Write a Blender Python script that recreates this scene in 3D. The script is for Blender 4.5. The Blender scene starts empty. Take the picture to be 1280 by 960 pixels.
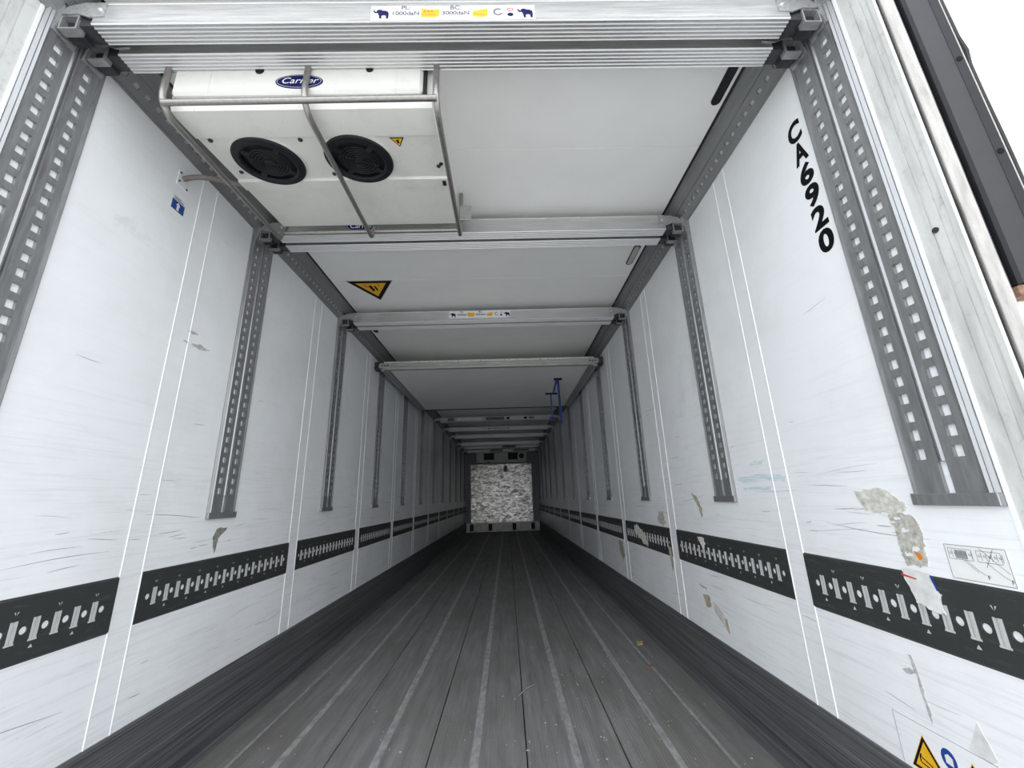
import bpy, math, random
from mathutils import Matrix, Vector

# ------------------------------------------------------------------ camera, sky, exposure
SC = bpy.context.scene
COL = SC.collection
F_PX = 504.8254
YAW, PITCH, ROLL = 0.020688, 0.275526, -0.03233
CAM = Vector((0.15, 0.0, 1.042))
cy_, sy_, cp_, sp_, cr_, sr_ = (math.cos(YAW), math.sin(YAW), math.cos(PITCH),
                                math.sin(PITCH), math.cos(ROLL), math.sin(ROLL))
fwd = Vector((sy_ * cp_, cy_ * cp_, sp_))
rgt = Vector((cy_, -sy_, 0.0))
upv = rgt.cross(fwd)
r2 = cr_ * rgt + sr_ * upv
u2 = -sr_ * rgt + cr_ * upv
cd = bpy.data.cameras.new('camera')
cd.sensor_width = 36.0
cd.lens = F_PX * 36.0 / 1280.0
cd.clip_start = 0.01
cam = bpy.data.objects.new('camera', cd)
COL.objects.link(cam)
M4 = Matrix(((r2.x, u2.x, -fwd.x, CAM.x), (r2.y, u2.y, -fwd.y, CAM.y),
             (r2.z, u2.z, -fwd.z, CAM.z), (0, 0, 0, 1)))
cam.matrix_world = M4
SC.camera = cam

world = bpy.data.worlds.new('overcast_sky')
SC.world = world
world.use_nodes = True
wn = world.node_tree
wn.nodes.clear()
w_out = wn.nodes.new('ShaderNodeOutputWorld')
w_bg = wn.nodes.new('ShaderNodeBackground')
w_tc = wn.nodes.new('ShaderNodeTexCoord')
w_ns = wn.nodes.new('ShaderNodeTexNoise')
w_ns.inputs['Scale'].default_value = 2.2
w_ns.inputs['Detail'].default_value = 5.0
w_rp = wn.nodes.new('ShaderNodeValToRGB')
w_rp.color_ramp.elements[0].position = 0.3
w_rp.color_ramp.elements[0].color = (0.87, 0.925, 1.0, 1)
w_rp.color_ramp.elements[1].position = 0.7
w_rp.color_ramp.elements[1].color = (0.97, 0.985, 1.0, 1)
wn.links.new(w_tc.outputs['Generated'], w_ns.inputs['Vector'])
wn.links.new(w_ns.outputs['Fac'], w_rp.inputs['Fac'])
wn.links.new(w_rp.outputs['Color'], w_bg.inputs['Color'])
w_bg.inputs['Strength'].default_value = 1.0
wn.links.new(w_bg.outputs['Background'], w_out.inputs['Surface'])

vs = SC.view_settings
vs.view_transform = 'Standard'
vs.look = 'None'
vs.gamma = 1.0
vs.use_curve_mapping = False
vs.exposure = 1.55
SC.cycles.max_bounces = 16
SC.cycles.diffuse_bounces = 12
SC.cycles.glossy_bounces = 6
SC.cycles.use_denoising = True
SC.cycles.sample_clamp_indirect = 8.0

random.seed(7)
R = random.Random(11)

# ------------------------------------------------------------------ materials
MATS = {}


def new_mat(name):
    m = bpy.data.materials.new(name)
    m.use_nodes = True
    nt = m.node_tree
    bs = nt.nodes['Principled BSDF']
    MATS[name] = m
    return m, nt, bs


def noise(nt, scale=(1, 1, 1), nscale=5.0, detail=4.0, rough=0.55, dist=0.0):
    tc = nt.nodes.new('ShaderNodeTexCoord')
    mp = nt.nodes.new('ShaderNodeMapping')
    mp.inputs['Scale'].default_value = scale
    ns = nt.nodes.new('ShaderNodeTexNoise')
    ns.inputs['Scale'].default_value = nscale
    ns.inputs['Detail'].default_value = detail
    ns.inputs['Roughness'].default_value = rough
    ns.inputs['Distortion'].default_value = dist
    nt.links.new(tc.outputs['Object'], mp.inputs['Vector'])
    nt.links.new(mp.outputs['Vector'], ns.inputs['Vector'])
    return ns.outputs['Fac']


def ramp(nt, fac, p0, p1, c0=(0, 0, 0), c1=(1, 1, 1)):
    r = nt.nodes.new('ShaderNodeValToRGB')
    r.color_ramp.elements[0].position = p0
    r.color_ramp.elements[1].position = p1
    r.color_ramp.elements[0].color = (*c0, 1)
    r.color_ramp.elements[1].color = (*c1, 1)
    nt.links.new(fac, r.inputs['Fac'])
    return r.outputs['Color']


def mix(nt, fac, a, b, mode='MIX'):
    n = nt.nodes.new('ShaderNodeMix')
    n.data_type = 'RGBA'
    n.blend_type = mode
    for sock, v in ((n.inputs[0], fac), (n.inputs[6], a), (n.inputs[7], b)):
        if isinstance(v, (int, float)):
            sock.default_value = v
        elif isinstance(v, tuple):
            sock.default_value = (*v, 1)
        else:
            nt.links.new(v, sock)
    return n.outputs[2]


def math_node(nt, op, a, b=None):
    n = nt.nodes.new('ShaderNodeMath')
    n.operation = op
    for i, v in enumerate((a, b)):
        if v is None:
            continue
        if isinstance(v, (int, float)):
            n.inputs[i].default_value = v
        else:
            nt.links.new(v, n.inputs[i])
    return n.outputs[0]


def bump(nt, bs, h, strength=0.2, dist=0.002):
    b = nt.nodes.new('ShaderNodeBump')
    b.inputs['Strength'].default_value = strength
    b.inputs['Distance'].default_value = dist
    nt.links.new(h, b.inputs['Height'])
    nt.links.new(b.outputs['Normal'], bs.inputs['Normal'])


def axis_z(nt, lo, hi):
    tc = nt.nodes.new('ShaderNodeTexCoord')
    sp = nt.nodes.new('ShaderNodeSeparateXYZ')
    nt.links.new(tc.outputs['Object'], sp.inputs[0])
    mr = nt.nodes.new('ShaderNodeMapRange')
    mr.inputs['From Min'].default_value = lo
    mr.inputs['From Max'].default_value = hi
    nt.links.new(sp.outputs['Z'], mr.inputs['Value'])
    return mr.outputs['Result']


def plain(name, col, rough=0.5, metal=0.0, var=0.0, vs_=(1, 1, 1), nscale=20.0, spec=0.5):
    m, nt, bs = new_mat(name)
    bs.inputs['Roughness'].default_value = rough
    bs.inputs['Metallic'].default_value = metal
    bs.inputs['Specular IOR Level'].default_value = spec
    f = noise(nt, vs_, nscale, 5.0, 0.6)
    lo = tuple(max(0.0, c * (1 - var)) for c in col)
    hi = tuple(min(1.0, c * (1 + var)) for c in col)
    c = ramp(nt, f, 0.3, 0.7, lo, hi)
    nt.links.new(c, bs.inputs['Base Color'])
    return m


# white steel-faced wall skin with sideways cargo scuffs
m, nt, bs = new_mat('wall_white')
bs.inputs['Roughness'].default_value = 0.34
sc1 = noise(nt, (1, 0.9, 30), 3.0, 9.0, 0.74, 0.5)
sc2 = noise(nt, (1, 0.6, 75), 4.0, 8.0, 0.72, 0.6)
grime = noise(nt, (1, 1, 1), 2.2, 6.0, 0.65)
low = axis_z(nt, 1.55, 0.75)
low2 = math_node(nt, 'ADD', math_node(nt, 'MULTIPLY', low, 0.75), 0.22)
s = ramp(nt, sc1, 0.50, 0.70)
s2 = ramp(nt, sc2, 0.60, 0.70)
g = ramp(nt, grime, 0.42, 0.70)
sm = ramp(nt, noise(nt, (1, 0.8, 1.6), 1.3, 9.0, 0.78, 0.5), 0.60, 0.72)
c = mix(nt, math_node(nt, 'MULTIPLY', s, math_node(nt, 'MULTIPLY', low2, 0.45)), (0.875, 0.895, 0.915), (0.52, 0.53, 0.54))
c = mix(nt, math_node(nt, 'MULTIPLY', math_node(nt, 'MULTIPLY', s2, g), low2), c, (0.20, 0.20, 0.205))
c = mix(nt, math_node(nt, 'MULTIPLY', g, 0.22), c, (0.55, 0.55, 0.54))
c = mix(nt, math_node(nt, 'MULTIPLY', sm, 0.30), c, (0.42, 0.41, 0.39))
nt.links.new(c, bs.inputs['Base Color'])
bump(nt, bs, noise(nt, (1, 1, 1.2), 5.0, 3.0), 0.25, 0.004)

m, nt, bs = new_mat('ceiling_white')
bs.inputs['Roughness'].default_value = 0.4
c = ramp(nt, noise(nt, (1, 1, 1), 3.0, 6.0, 0.6), 0.3, 0.75, (0.90, 0.90, 0.885), (0.84, 0.84, 0.82))
nt.links.new(c, bs.inputs['Base Color'])

# frame at the open end: dull white, rubbed grey in streaks
m, nt, bs = new_mat('frame_white')
bs.inputs['Roughness'].default_value = 0.55
a1 = ramp(nt, noise(nt, (8, 8, 1.2), 3.0, 6.0, 0.65, 0.4), 0.42, 0.72)
a2 = ramp(nt, noise(nt, (3, 3, 3), 14.0, 6.0, 0.7), 0.56, 0.72)
c = mix(nt, a1, (0.64, 0.65, 0.63), (0.45, 0.455, 0.44))
c = mix(nt, math_node(nt, 'MULTIPLY', a2, 0.5), c, (0.33, 0.33, 0.31))
nt.links.new(c, bs.inputs['Base Color'])


def brushed(name, col, rough, metal, vec, nscale=40.0, amt=0.25, dark=0.75):
    m, nt, bs = new_mat(name)
    bs.inputs['Metallic'].default_value = metal
    f = noise(nt, vec, nscale, 5.0, 0.65)
    c = ramp(nt, f, 0.3, 0.7, tuple(x * dark for x in col), col)
    nt.links.new(c, bs.inputs['Base Color'])
    rr = ramp(nt, f, 0.3, 0.75, (rough * 0.8,) * 3, (min(1, rough * 1.3),) * 3)
    nt.links.new(rr, bs.inputs['Roughness'])
    return m


brushed('aluminium', (0.66, 0.665, 0.665), 0.40, 0.85, (0.4, 12, 12), 20.0)
brushed('alu_worn', (0.62, 0.61, 0.57), 0.5, 0.6, (1.0, 10, 10), 9.0, dark=0.6)
brushed('alu_bright', (0.90, 0.91, 0.92), 0.3, 0.7, (6, 6, 0.5), 20.0, dark=0.85)
brushed('post_steel', (0.40, 0.41, 0.42), 0.42, 0.7, (5, 5, 0.6), 20.0, dark=0.72)
brushed('cove_steel', (0.33, 0.34, 0.34), 0.5, 0.6, (9, 0.4, 9), 20.0, dark=0.75)
brushed('tube_steel', (0.40, 0.385, 0.36), 0.38, 0.85, (3, 3, 3), 30.0, dark=0.72)
brushed('rod_steel', (0.42, 0.405, 0.385), 0.26, 0.95, (4, 4, 0.6), 12.0, dark=0.6)
brushed('bracket_steel', (0.55, 0.56, 0.56), 0.45, 0.7, (6, 6, 6), 14.0, dark=0.65)
brushed('slot_metal', (0.62, 0.63, 0.62), 0.6, 0.2, (8, 8, 2), 12.0, dark=0.8)

plain('claw_dark', (0.05, 0.05, 0.055), 0.5, 0.4, 0.4)
plain('black_rubber', (0.012, 0.012, 0.013), 0.6, 0, 0.3)
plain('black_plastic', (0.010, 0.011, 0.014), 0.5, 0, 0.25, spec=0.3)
plain('white_paint', (0.80, 0.81, 0.80), 0.4, 0, 0.03)
plain('bead_white', (0.88, 0.89, 0.90), 0.35, 0, 0.02)
plain('print_white', (0.80, 0.80, 0.81), 0.5, 0, 0.02, spec=0.2)
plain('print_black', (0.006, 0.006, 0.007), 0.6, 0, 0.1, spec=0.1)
plain('print_grey', (0.16, 0.16, 0.19), 0.6, 0, 0.1, spec=0.2)
plain('print_navy', (0.007, 0.009, 0.075), 0.5, 0, 0.1, spec=0.15)
plain('print_blue', (0.01, 0.06, 0.30), 0.4, 0, 0.1)
plain('print_yellow', (0.80, 0.45, 0.015), 0.5, 0, 0.06)
plain('print_orange', (0.75, 0.22, 0.02), 0.4, 0, 0.1)
plain('print_red', (0.60, 0.04, 0.02), 0.5, 0, 0.1)
plain('strap_blue', (0.008, 0.035, 0.16), 0.7, 0, 0.2)
plain('lamp_lens', (0.42, 0.42, 0.38), 0.25, 0, 0.05)
plain('foam_beige', (0.60, 0.59, 0.54), 0.85, 0, 0.35, nscale=45.0)
plain('foam_grey', (0.46, 0.45, 0.41), 0.85, 0, 0.45, nscale=60.0)
plain('tape_white', (0.72, 0.72, 0.71), 0.4, 0, 0.16, nscale=30.0)
plain('tape_beige', (0.40, 0.36, 0.28), 0.7, 0, 0.35, nscale=40.0)
plain('straw_yellow', (0.55, 0.45, 0.22), 0.8, 0, 0.25)
plain('crumb_pale', (0.42, 0.40, 0.33), 0.85, 0, 0.3)
plain('scrape_dark', (0.24, 0.225, 0.21), 0.8, 0, 0.5, nscale=70.0)
plain('hose_brown', (0.17, 0.15, 0.14), 0.55, 0, 0.3)
plain('far_wall_grey', (0.30, 0.33, 0.36), 0.5, 0, 0.1)
plain('bumper_alu', (0.62, 0.63, 0.62), 0.5, 0.3, 0.18, nscale=9.0)
plain('rust', (0.30, 0.17, 0.12), 0.85, 0, 0.45, nscale=60.0)
plain('asphalt', (0.52, 0.515, 0.495), 0.9, 0, 0.2, nscale=12.0)
plain('outer_white', (0.75, 0.76, 0.77), 0.5, 0, 0.05)

# evaporator casing: off-white, a little soiled
m, nt, bs = new_mat('casing_white')
bs.inputs['Roughness'].default_value = 0.35
f1 = ramp(nt, noise(nt, (1, 1, 1), 6.0, 7.0, 0.7), 0.5, 0.78)
f2 = ramp(nt, noise(nt, (1.5, 1.5, 1.5), 40.0, 4.0, 0.7), 0.62, 0.74)
c = mix(nt, math_node(nt, 'MULTIPLY', f1, 0.5), (0.76, 0.75, 0.715), (0.56, 0.545, 0.50))
c = mix(nt, math_node(nt, 'MULTIPLY', f2, 0.35), c, (0.35, 0.33, 0.29))
nt.links.new(c, bs.inputs['Base Color'])

# dark load rail, scratched
m, nt, bs = new_mat('rail_dark')
bs.inputs['Roughness'].default_value = 0.5
f1 = ramp(nt, noise(nt, (1, 1.5, 10), 7.0, 7.0, 0.72), 0.55, 0.78)
c = mix(nt, f1, (0.040, 0.045, 0.043), (0.105, 0.112, 0.11))
nt.links.new(c, bs.inputs['Base Color'])
bs.inputs['Metallic'].default_value = 0.2

# kick plate: dark aluminium rubbed lengthwise
m, nt, bs = new_mat('kick_dark')
k1 = noise(nt, (1, 0.25, 55), 3.0, 7.0, 0.72, 0.2)
k2 = noise(nt, (1, 0.6, 22), 3.0, 5.0, 0.6, 0.4)
c = ramp(nt, k1, 0.34, 0.68, (0.030, 0.032, 0.033), (0.21, 0.218, 0.222))
c = mix(nt, math_node(nt, 'MULTIPLY', ramp(nt, k2, 0.5, 0.75), 0.7), c, (0.06, 0.063, 0.065))
nt.links.new(c, bs.inputs['Base Color'])
bs.inputs['Roughness'].default_value = 0.5
bs.inputs['Metallic'].default_value = 0.25
bump(nt, bs, noise(nt, (1, 0.3, 48), 3.4, 5.0, 0.6, 0.2), 0.3, 0.002)

# floor planks: dark ribbed aluminium with fine tread ribs lengthwise, broken across
m, nt, bs = new_mat('floor_dark')
f1 = noise(nt, (6, 0.5, 1), 4.0, 7.0, 0.65, 0.2)
f2 = noise(nt, (1, 1, 1), 1.6, 5.0, 0.6)
c = ramp(nt, f1, 0.3, 0.75, (0.16, 0.161, 0.162), (0.34, 0.338, 0.334))
c = mix(nt, ramp(nt, f2, 0.45, 0.75), c, (0.20, 0.188, 0.168))
tc = nt.nodes.new('ShaderNodeTexCoord')
wv = nt.nodes.new('ShaderNodeTexWave')
wv.bands_direction = 'X'
wv.inputs['Scale'].default_value = 22.0
wv.inputs['Distortion'].default_value = 0.0
nt.links.new(tc.outputs['Object'], wv.inputs['Vector'])
wv2 = nt.nodes.new('ShaderNodeTexWave')
wv2.bands_direction = 'Y'
wv2.inputs['Scale'].default_value = 18.0
wv2.inputs['Distortion'].default_value = 0.4
nt.links.new(tc.outputs['Object'], wv2.inputs['Vector'])
h = math_node(nt, 'MULTIPLY', wv.outputs['Fac'], math_node(nt, 'ADD', math_node(nt, 'MULTIPLY', wv2.outputs['Fac'], 0.5), 0.5))
nt.links.new(c, bs.inputs['Base Color'])
bs.inputs['Roughness'].default_value = 0.55
bs.inputs['Metallic'].default_value = 0.2
bump(nt, bs, h, 0.4, 0.003)

plain('floor_stripe', (0.40, 0.40, 0.40), 0.5, 0.3, 0.35, (1, 0.4, 1), 40.0)
plain('floor_gap', (0.012, 0.012, 0.012), 0.8, 0, 0.2)

# end wall lining: battered reflective sheet, patched and torn in short sideways dashes
m, nt, bs = new_mat('lining_sheet')
v1 = noise(nt, (2.2, 1, 4.5), 2.6, 8.0, 0.72, 0.8)
v2 = noise(nt, (3.0, 1, 9), 3.0, 6.0, 0.7, 0.3)
c = ramp(nt, v1, 0.40, 0.60, (0.16, 0.145, 0.13), (0.88, 0.85, 0.82))
c = mix(nt, ramp(nt, v2, 0.52, 0.66), c, (0.10, 0.09, 0.08))
nt.links.new(c, bs.inputs['Base Color'])
bs.inputs['Roughness'].default_value = 0.30
bs.inputs['Metallic'].default_value = 0.85
bump(nt, bs, noise(nt, (2.0, 1, 3.2), 3.1, 5.0, 0.6, 0.4), 0.5, 0.02)


# ------------------------------------------------------------------ mesh helpers
class MB:
    def __init__(self):
        self.v, self.f = [], []

    def add(self, verts, faces):
        b = len(self.v)
        self.v += [tuple(p) for p in verts]
        self.f += [tuple(i + b for i in q) for q in faces]
        return self

    def box(self, x0, x1, y0, y1, z0, z1):
        return self.add([(x0, y0, z0), (x1, y0, z0), (x1, y1, z0), (x0, y1, z0),
                         (x0, y0, z1), (x1, y0, z1), (x1, y1, z1), (x0, y1, z1)],
                        [(0, 3, 2, 1), (4, 5, 6, 7), (0, 1, 5, 4), (1, 2, 6, 5), (2, 3, 7, 6), (3, 0, 4, 7)])

    def cbox(self, x0, x1, y0, y1, z0, z1, b=0.004):
        """box with chamfered edges"""
        bm_pts = []
        vs_ = []
        for sx, x in ((-1, x0), (1, x1)):
            for sy, y in ((-1, y0), (1, y1)):
                for sz, z in ((-1, z0), (1, z1)):
                    vs_.append(((x, y - sy * b, z - sz * b), (x - sx * b, y, z - sz * b), (x - sx * b, y - sy * b, z)))
        base = [p for t in vs_ for p in t]
        ix = lambda sx, sy, sz, k: ((sx * 2 + sy) * 2 + sz) * 3 + k
        fs = []
        for s_ in (0, 1):
            fs.append([ix(s_, 0, 0, 0), ix(s_, 1, 0, 0), ix(s_, 1, 1, 0), ix(s_, 0, 1, 0)])
            fs.append([ix(0, s_, 0, 1), ix(1, s_, 0, 1), ix(1, s_, 1, 1), ix(0, s_, 1, 1)])
            fs.append([ix(0, 0, s_, 2), ix(1, 0, s_, 2), ix(1, 1, s_, 2), ix(0, 1, s_, 2)])
        for a in (0, 1):
            for c_ in (0, 1):
                fs.append([ix(a, c_, 0, 0), ix(a, c_, 1, 0), ix(a, c_, 1, 1), ix(a, c_, 0, 1)])
                fs.append([ix(a, 0, c_, 0), ix(a, 1, c_, 0), ix(a, 1, c_, 2), ix(a, 0, c_, 2)])
                fs.append([ix(0, a, c_, 1), ix(1, a, c_, 1), ix(1, a, c_, 2), ix(0, a, c_, 2)])
                for d in (0, 1):
                    fs.append([ix(a, c_, d, 0), ix(a, c_, d, 1), ix(a, c_, d, 2)])
        return self.add(base, fs)

    def prism(self, poly, axis, a, b):
        """poly: 2-D points in the two other axes (in xyz order), extruded along axis from a to b"""
        def put(p, t):
            return {'x': (t, p[0], p[1]), 'y': (p[0], t, p[1]), 'z': (p[0], p[1], t)}[axis]
        n = len(poly)
        vs_ = [put(p, a) for p in poly] + [put(p, b) for p in poly]
        fs = [tuple(range(n)), tuple(range(2 * n - 1, n - 1, -1))]
        fs += [(i, i + n, (i + 1) % n + n, (i + 1) % n) for i in range(n)]
        return self.add(vs_, fs)

    def tube(self, pts, r, n=12, cap=True):
        pts = [Vector(p) for p in pts]
        ring, prev = [], None
        for i, p in enumerate(pts):
            if i == 0:
                t = pts[1] - p
            elif i == len(pts) - 1:
                t = p - pts[i - 1]
            else:
                t = (pts[i + 1] - p).normalized() + (p - pts[i - 1]).normalized()
            t.normalize()
            if prev is None:
                a = Vector((0, 0, 1)) if abs(t.z) < 0.9 else Vector((1, 0, 0))
                u = t.cross(a).normalized()
            else:
                u = (prev - t * prev.dot(t)).normalized()
            prev = u
            w = t.cross(u)
            rr = r[i] if isinstance(r, (list, tuple)) else r
            ring.append([p + (u * math.cos(2 * math.pi * k / n) + w * math.sin(2 * math.pi * k / n)) * rr for k in range(n)])
        vs_ = [q for rg in ring for q in rg]
        fs = []
        for i in range(len(ring) - 1):
            for k in range(n):
                fs.append((i * n + k, i * n + (k + 1) % n, (i + 1) * n + (k + 1) % n, (i + 1) * n + k))
        if cap:
            fs.append(tuple(range(n - 1, -1, -1)))
            fs.append(tuple((len(ring) - 1) * n + k for k in range(n)))
        return self.add(vs_, fs)

    def lathe(self, prof, c, n=40, axis='z', closed=False):
        """prof: (radius, height) points turned about an axis through c"""
        vs_ = []
        for r_, h_ in prof:
            for k in range(n):
                a = 2 * math.pi * k / n
                ca, sa = r_ * math.cos(a), r_ * math.sin(a)
                d = {'z': (ca, sa, h_), 'x': (h_, ca, sa), 'y': (ca, h_, sa)}[axis]
                vs_.append((c[0] + d[0], c[1] + d[1], c[2] + d[2]))
        fs = []
        m_ = len(prof)
        for i in range(m_ if closed else m_ - 1):
            j = (i + 1) % m_
            for k in range(n):
                fs.append((i * n + k, i * n + (k + 1) % n, j * n + (k + 1) % n, j * n + k))
        return self.add(vs_, fs)

    def poly(self, pts):
        return self.add(pts, [tuple(range(len(pts)))])

    def xform(self, mat):
        self.v = [tuple(mat @ Vector(p)) for p in self.v]
        return self

    def build(self, name, mat, parent=None, smooth=False, kind=None, label=None):
        if parent is not None:
            o_ = wloc(parent)
            vv = [(p[0] - o_[0], p[1] - o_[1], p[2] - o_[2]) for p in self.v]
        else:
            vv = self.v
        me = bpy.data.meshes.new(name)
        me.from_pydata(vv, [], self.f)
        me.update()
        import bmesh
        bm = bmesh.new()
        bm.from_mesh(me)
        bmesh.ops.recalc_face_normals(bm, faces=bm.faces)
        bm.to_mesh(me)
        bm.free()
        me.materials.append(MATS[mat])
        if smooth:
            me.polygons.foreach_set('use_smooth', [True] * len(me.polygons))
            me.set_sharp_from_angle(angle=math.radians(35))
        o = bpy.data.objects.new(name, me)
        COL.objects.link(o)
        if parent is not None:
            o.parent = parent
        if kind:
            o['kind'] = kind
        if label:
            o['label'] = label
        return o


WLOC = {}


def wloc(o):
    if o.parent is None:
        return tuple(o.location)
    p = wloc(o.parent)
    return (p[0] + o.location.x, p[1] + o.location.y, p[2] + o.location.z)


def thing(name, label, cat, loc=(0, 0, 0), rz=0.0, group=None):
    o = bpy.data.objects.new(name, None)
    o.empty_display_size = 0.05
    COL.objects.link(o)
    o.location = loc
    o.rotation_euler = (0, 0, rz)
    return tag(o, label, cat, group)


def tag(o, label, cat, group=None):
    o['label'] = label
    o['category'] = cat
    if group:
        o['group'] = group
    return o


def struct(o, label=None):
    o['kind'] = 'structure'
    if label:
        o['label'] = label
    return o


def base_origin(o):
    """put a one-mesh thing's origin at the centre of its underside"""
    vs_ = [v.co for v in o.data.vertices]
    c = Vector(((min(v.x for v in vs_) + max(v.x for v in vs_)) / 2,
                (min(v.y for v in vs_) + max(v.y for v in vs_)) / 2, min(v.z for v in vs_)))
    for v in o.data.vertices:
        v.co -= c
    o.location = c
    return o


def copy_thing(src, loc, rz, label, group=None):
    r = src.copy()
    COL.objects.link(r)
    r.location = loc
    r.rotation_euler = (0, 0, rz)
    r['label'] = label
    if group:
        r['group'] = group
    for ch in list(src.children):
        c_ = ch.copy()
        COL.objects.link(c_)
        c_.parent = r
        for g_ in list(ch.children):
            d_ = g_.copy()
            COL.objects.link(d_)
            d_.parent = c_
    return r


def perforated(mb, u0, u1, v0, v1, hu, hw, hh, centres, th, put, rows=None):
    """flat strip in (u, v) with rectangular holes of hw x hh centred on u=hu at each v of centres; put(u, v, d) -> xyz, d is depth behind the face"""
    ua, ub = hu - hw / 2, hu + hw / 2
    vcur = v0
    cells = []

    def quad(a, b, c_, d, dep=0.0):
        mb.add([put(a, c_, dep), put(b, c_, dep), put(b, d, dep), put(a, d, dep)], [(0, 1, 2, 3)])
    for cv in centres:
        va, vb = cv - hh / 2, cv + hh / 2
        quad(ua, ub, vcur, va)
        # inner walls of the hole
        for (p, q) in (((ua, va), (ub, va)), ((ub, va), (ub, vb)), ((ub, vb), (ua, vb)), ((ua, vb), (ua, va))):
            mb.add([put(p[0], p[1], 0), put(q[0], q[1], 0), put(q[0], q[1], th), put(p[0], p[1], th)], [(0, 1, 2, 3)])
        vcur = vb
    quad(ua, ub, vcur, v1)
    quad(u0, ua, v0, v1)
    quad(ub, u1, v0, v1)
    for (p, q) in (((u0, v0), (u1, v0)), ((u1, v0), (u1, v1)), ((u1, v1), (u0, v1)), ((u0, v1), (u0, v0))):
        mb.add([put(p[0], p[1], 0), put(q[0], q[1], 0), put(q[0], q[1], th), put(p[0], p[1], th)], [(0, 1, 2, 3)])


def text_mb(txt, size, bold=0.0, shear=0.0, space=1.0):
    """flat lettering in the xy plane, centred, as raw verts and faces"""
    cu = bpy.data.curves.new('lettering', 'FONT')
    cu.body = txt
    cu.size = size
    cu.align_x = 'CENTER'
    cu.align_y = 'CENTER'
    cu.offset = bold
    cu.shear = shear
    cu.space_character = space
    cu.resolution_u = 4
    o = bpy.data.objects.new('lettering', cu)
    COL.objects.link(o)
    dg = bpy.context.evaluated_depsgraph_get()
    me = bpy.data.meshes.new_from_object(o.evaluated_get(dg))
    mb = MB()
    mb.add([tuple(v.co) for v in me.vertices], [tuple(p.vertices) for p in me.polygons])
    bpy.data.objects.remove(o)
    bpy.data.curves.remove(cu)
    bpy.data.meshes.remove(me)
    return mb


def frame_matrix(o, ex, ey):
    """xy plane -> plane at o with axes ex, ey"""
    ex, ey = Vector(ex), Vector(ey)
    ez = ex.cross(ey)
    return Matrix(((ex.x, ey.x, ez.x, o[0]), (ex.y, ey.y, ez.y, o[1]), (ex.z, ey.z, ez.z, o[2]), (0, 0, 0, 1)))


def line2(mb, p, q, w):
    """thin flat stroke in the xy plane"""
    d = Vector((q[0] - p[0], q[1] - p[1], 0)).normalized()
    n = Vector((-d.y, d.x, 0)) * (w / 2)
    mb.poly([(p[0] + n.x, p[1] + n.y, 0), (q[0] + n.x, q[1] + n.y, 0), (q[0] - n.x, q[1] - n.y, 0), (p[0] - n.x, p[1] - n.y, 0)])


def ellipse2(mb, c_, rx, ry, n=36, z=0.0):
    mb.poly([(c_[0] + rx * math.cos(2 * math.pi * k / n), c_[1] + ry * math.sin(2 * math.pi * k / n), z) for k in range(n)])


def ring2(mb, c_, rx, ry, w, n=36, a0=0.0, a1=2 * math.pi):
    for k in range(n):
        a, b = a0 + (a1 - a0) * k / n, a0 + (a1 - a0) * (k + 1) / n
        pa, pb = (math.cos(a), math.sin(a)), (math.cos(b), math.sin(b))
        mb.poly([(c_[0] + rx * pa[0], c_[1] + ry * pa[1], 0), (c_[0] + rx * pb[0], c_[1] + ry * pb[1], 0),
                 (c_[0] + (rx - w) * pb[0], c_[1] + (ry - w) * pb[1], 0), (c_[0] + (rx - w) * pa[0], c_[1] + (ry - w) * pa[1], 0)])


def raised(mat4, d):
    """matrix moved out along its own normal"""
    return mat4 @ Matrix.Translation((0, 0, d))


# ------------------------------------------------------------------ dimensions
A = 1.23            # wall face
Y0, Y1 = 0.796, 14.17   # open end, closed end
ZC = 2.65           # ceiling face
ZT = 2.546          # top of the wall skin
ZK = 0.306          # top of kick plate
RZ0, RZ1 = 0.639, 0.818  # load rail band
POST = [0.9955, 2.054, 3.2245, 4.385, 5.522] + [5.522 + 1.153 * k for k in range(1, 8)]
SEAM = [(1.58, 1.671), (2.734, 2.837), (3.886, 3.991)] + [(3.886 + 1.152 * k, 3.991 + 1.152 * k) for k in range(1, 9)]
PZ = 0.992
ORD = ['first', 'second', 'third', 'fourth', 'fifth', 'sixth', 'seventh', 'eighth', 'ninth', 'tenth', 'eleventh', 'twelfth']

# ------------------------------------------------------------------ ground outside
g = MB().box(-30, 30, -40, 40, -1.45, -1.35).build('ground', 'asphalt')
struct(g, 'grey paved yard around the trailer')

# ------------------------------------------------------------------ floor
fl = struct(MB().box(-1.30, 1.30, Y0 - 0.02, Y1 + 0.12, -0.12, -0.012).build('floor', 'floor_gap'), 'dark ribbed trailer floor of long planks')
joints = [-1.232, -1.05, -0.635, -0.21, 0.205, 0.615, 1.03, 1.232]
stripes = {-0.843: 0.030, -0.428: 0.034, -0.013: 0.036, 0.413: 0.034, 0.820: 0.032}
for a, b in zip(joints[:-1], joints[1:]):
    pl = MB().box(a + 0.003, b - 0.003, Y0 - 0.01, Y1 + 0.0, -0.03, 0.0).build('floor_plank', 'floor_dark', fl)
    for sx, sw in stripes.items():
        if a < sx < b:
            MB().prism([(sx - sw / 2, 0.0), (sx + sw / 2, 0.0), (sx + sw / 2 - 0.002, 0.002), (sx - sw / 2 + 0.002, 0.002)],
                       'y', Y0 - 0.01, Y1).build('worn_stripe', 'floor_stripe', pl, label='pale worn tread stripe')
for jx in (-1.05, 1.03):
    MB().box(jx - 0.007, jx + 0.007, Y0 - 0.01, Y1, -0.004, 0.0015).build('joint_strip', 'floor_stripe', fl)

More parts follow.
